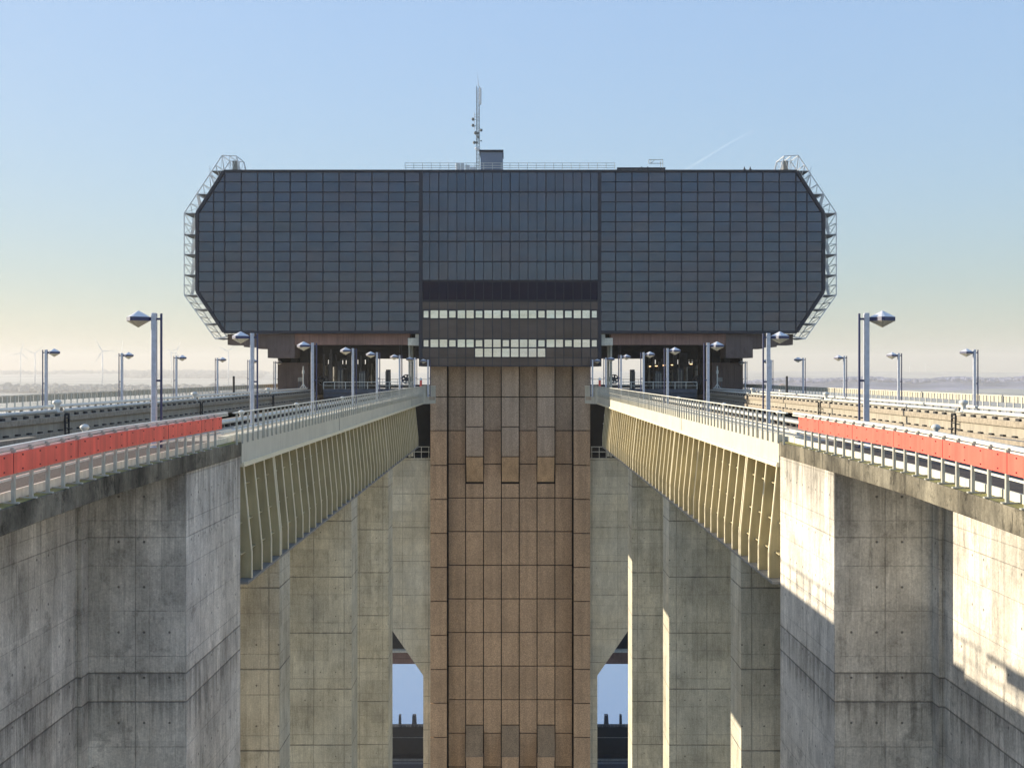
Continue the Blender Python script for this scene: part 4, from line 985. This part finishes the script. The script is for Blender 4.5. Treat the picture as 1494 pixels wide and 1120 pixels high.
    for k in range(1, 100): q = po.copy(); C.objects.link(q); q.parent = t; q.location.y += .93*k
    # tall black post
    m = MB(); m.tube((0, 0, 0), (0, 0, 2.0), .09, .09, 10); m.tube((0, 0, 2.0), (0, 0, 2.06), .1, .06, 10); o = m.build('marker_post', M['black']); Yq = 90.
    o.location = (s*abs(PX(341, Yq)), Yq, CH-2.25); tag(o, 'slim black post on the %s outer walkway' % SIDE[s], 'post', 'black marker posts')

# ------------------------------------------------------------------ lamp posts
def lamp_proto(h):
    t = thing('lamp_post', '-', 'street lamp', (0, 0, 0), 'lamp posts on the canal bridges')
    m = MB(); m.box(-.072, .072, -.072, .072, 0, h); m.box(-.13, .13, -.13, .13, 0, .03); m.build('post', M['post'], t, bevel=.008)
    m = MB(); m.tube((.205, 0, 0), (.205, 0, h-.01), .035, .035, 10)
    for z_ in (.16, h*.5, h-.17): m.box(.07, .19, -.025, .025, z_-.03, z_+.03)
    m.build('conduit', M['navy'], t)
    zc = h-.17
    m = MB(); m.box(-.28, -.072, -.05, .05, zc-.05, zc+.05); m.build('arm', M['navy'], t)
    cx = -.46; w1, w2 = .355, .2
    def ring(z_, k=1): return [(cx+.365*k*math.cos(R(a)), .365*k*math.sin(R(a)), z_) for a in (-111, -97, -21, -7, 69, 83, 159, 173)]
    hd = MB(); vs = ring(zc+.055)+[(cx, 0, zc+.245)]; hd.add(vs, [(i, (i+1) % 8, 8) for i in range(8)]+[tuple(range(8))[::-1]])
    ho = hd.build('lamp_head', M['headtop'], t)
    b = MB(); b.add(ring(zc-.055, .985)+ring(zc+.054, .985), [(i, (i+1) % 8, 8+(i+1) % 8, 8+i) for i in range(8)]+[tuple(range(8))[::-1], tuple(range(8, 16))]); b.build('band', M['navy'], ho)
    g = MB(); g.add(ring(zc-.056)+[(cx, 0, zc-.25)], [((i+1) % 8, i, 8) for i in range(8)]+[tuple(range(8))]); g.build('diffuser', M['headglass'], ho)
    return t
inner = [(32.9, 225, 458), (45.4, 368, 486), (58.7, 456, 500), (71.6, 515, 508), (83.2, 550, 514), (95.6, 583, 518), (106.5, 605, 521.5), (111.0, 624.5, 524.5)]
protoI = lamp_proto(3.9); first = True
names = ['nearest and largest', 'second', 'third', 'fourth', 'fifth', 'sixth', 'seventh', 'eighth and last']
for s in (-1, 1):
    for k, (Y, x, y) in enumerate(inner):
        o = protoI if first else dup(protoI); first = False
        zt_ = PZ(y, Y); o.location = (s*abs(PX(x, Y)), Y, CH-2.25+(0 if k else .1)); o.rotation_euler = (0, 0, 0 if s < 0 else math.pi)
        o.scale = (1, 1, 1 if k == 0 else (zt_-(CH-2.25))/3.9)
        o['label'] = '%s lamp post along the %s inner walkway, head turned outward' % (names[k], SIDE[s])
    for k in range(6):
        off = 1/(.001477+.000288*k); X = 24.0; Y = X*F/off; y = [510, 515, 519, 522, 524.7, 526.8][k]
        o = dup(protoI); o.location = (s*X, Y, CH-2.25); o.rotation_euler = (0, 0, math.pi if s < 0 else 0)
        h = PZ(y, Y)-(CH-2.25); o.scale = (.9, .9, h/3.9)
        o['label'] = '%s lamp post along the %s outer railing, head turned inward' % (['nearest', 'second', 'third', 'fourth', 'fifth', 'farthest'][k], SIDE[s])

# vapour trail, high and far outside the haze
Yc = 30000.; m = MB()
pts = [P(1000, 248, Yc), P(1030, 230, Yc+400), P(1062, 210, Yc+800), P(1100, 190, Yc+1200)]
for i, (a, b) in enumerate(zip(pts, pts[1:])): m.tube(a, b, 16-3*i, 13-3*i, 8)
cm, ct, cp = new_mat('vapour'); b_ = NB(ct); tl = b_.n('ShaderNodeBsdfTranslucent'); df = b_.n('ShaderNodeBsdfDiffuse'); ad = b_.n('ShaderNodeAddShader')
tpn = b_.n('ShaderNodeBsdfTransparent'); mx = b_.n('ShaderNodeMixShader'); mx.inputs[0].default_value = .045
for q in (tl, df): q.inputs[0].default_value = (1, 1, 1, 1)
b_.l(tl.outputs[0], ad.inputs[0]); b_.l(df.outputs[0], ad.inputs[1]); b_.l(tpn.outputs[0], mx.inputs[1]); b_.l(ad.outputs[0], mx.inputs[2]); b_.l(mx.outputs[0], ct.nodes['Material Output'].inputs[0])
struct(m.build('vapour_trail', cm), 'thin white vapour trail in the sky right of the mast')

# ------------------------------------------------------------------ haze
m = MB(); m.box(-8900, 8900, -8900, 8900, G-2, 150)
hz = m.build('haze', [])
hm = bpy.data.materials.new('haze_air'); hm.use_nodes = True; ht = hm.node_tree; ht.nodes.clear()
ho = ht.nodes.new('ShaderNodeOutputMaterial'); hv = ht.nodes.new('ShaderNodeVolumePrincipled')
hv.inputs['Color'].default_value = (1, .975, .93, 1); hv.inputs['Density'].default_value = 1.7e-4; hv.inputs['Anisotropy'].default_value = .1
ht.links.new(hv.outputs[0], ho.inputs['Volume']); hz.data.materials.append(hm); hz['kind'] = 'stuff'; hz['label'] = 'pale morning haze over the plain'; hz['category'] = 'haze'
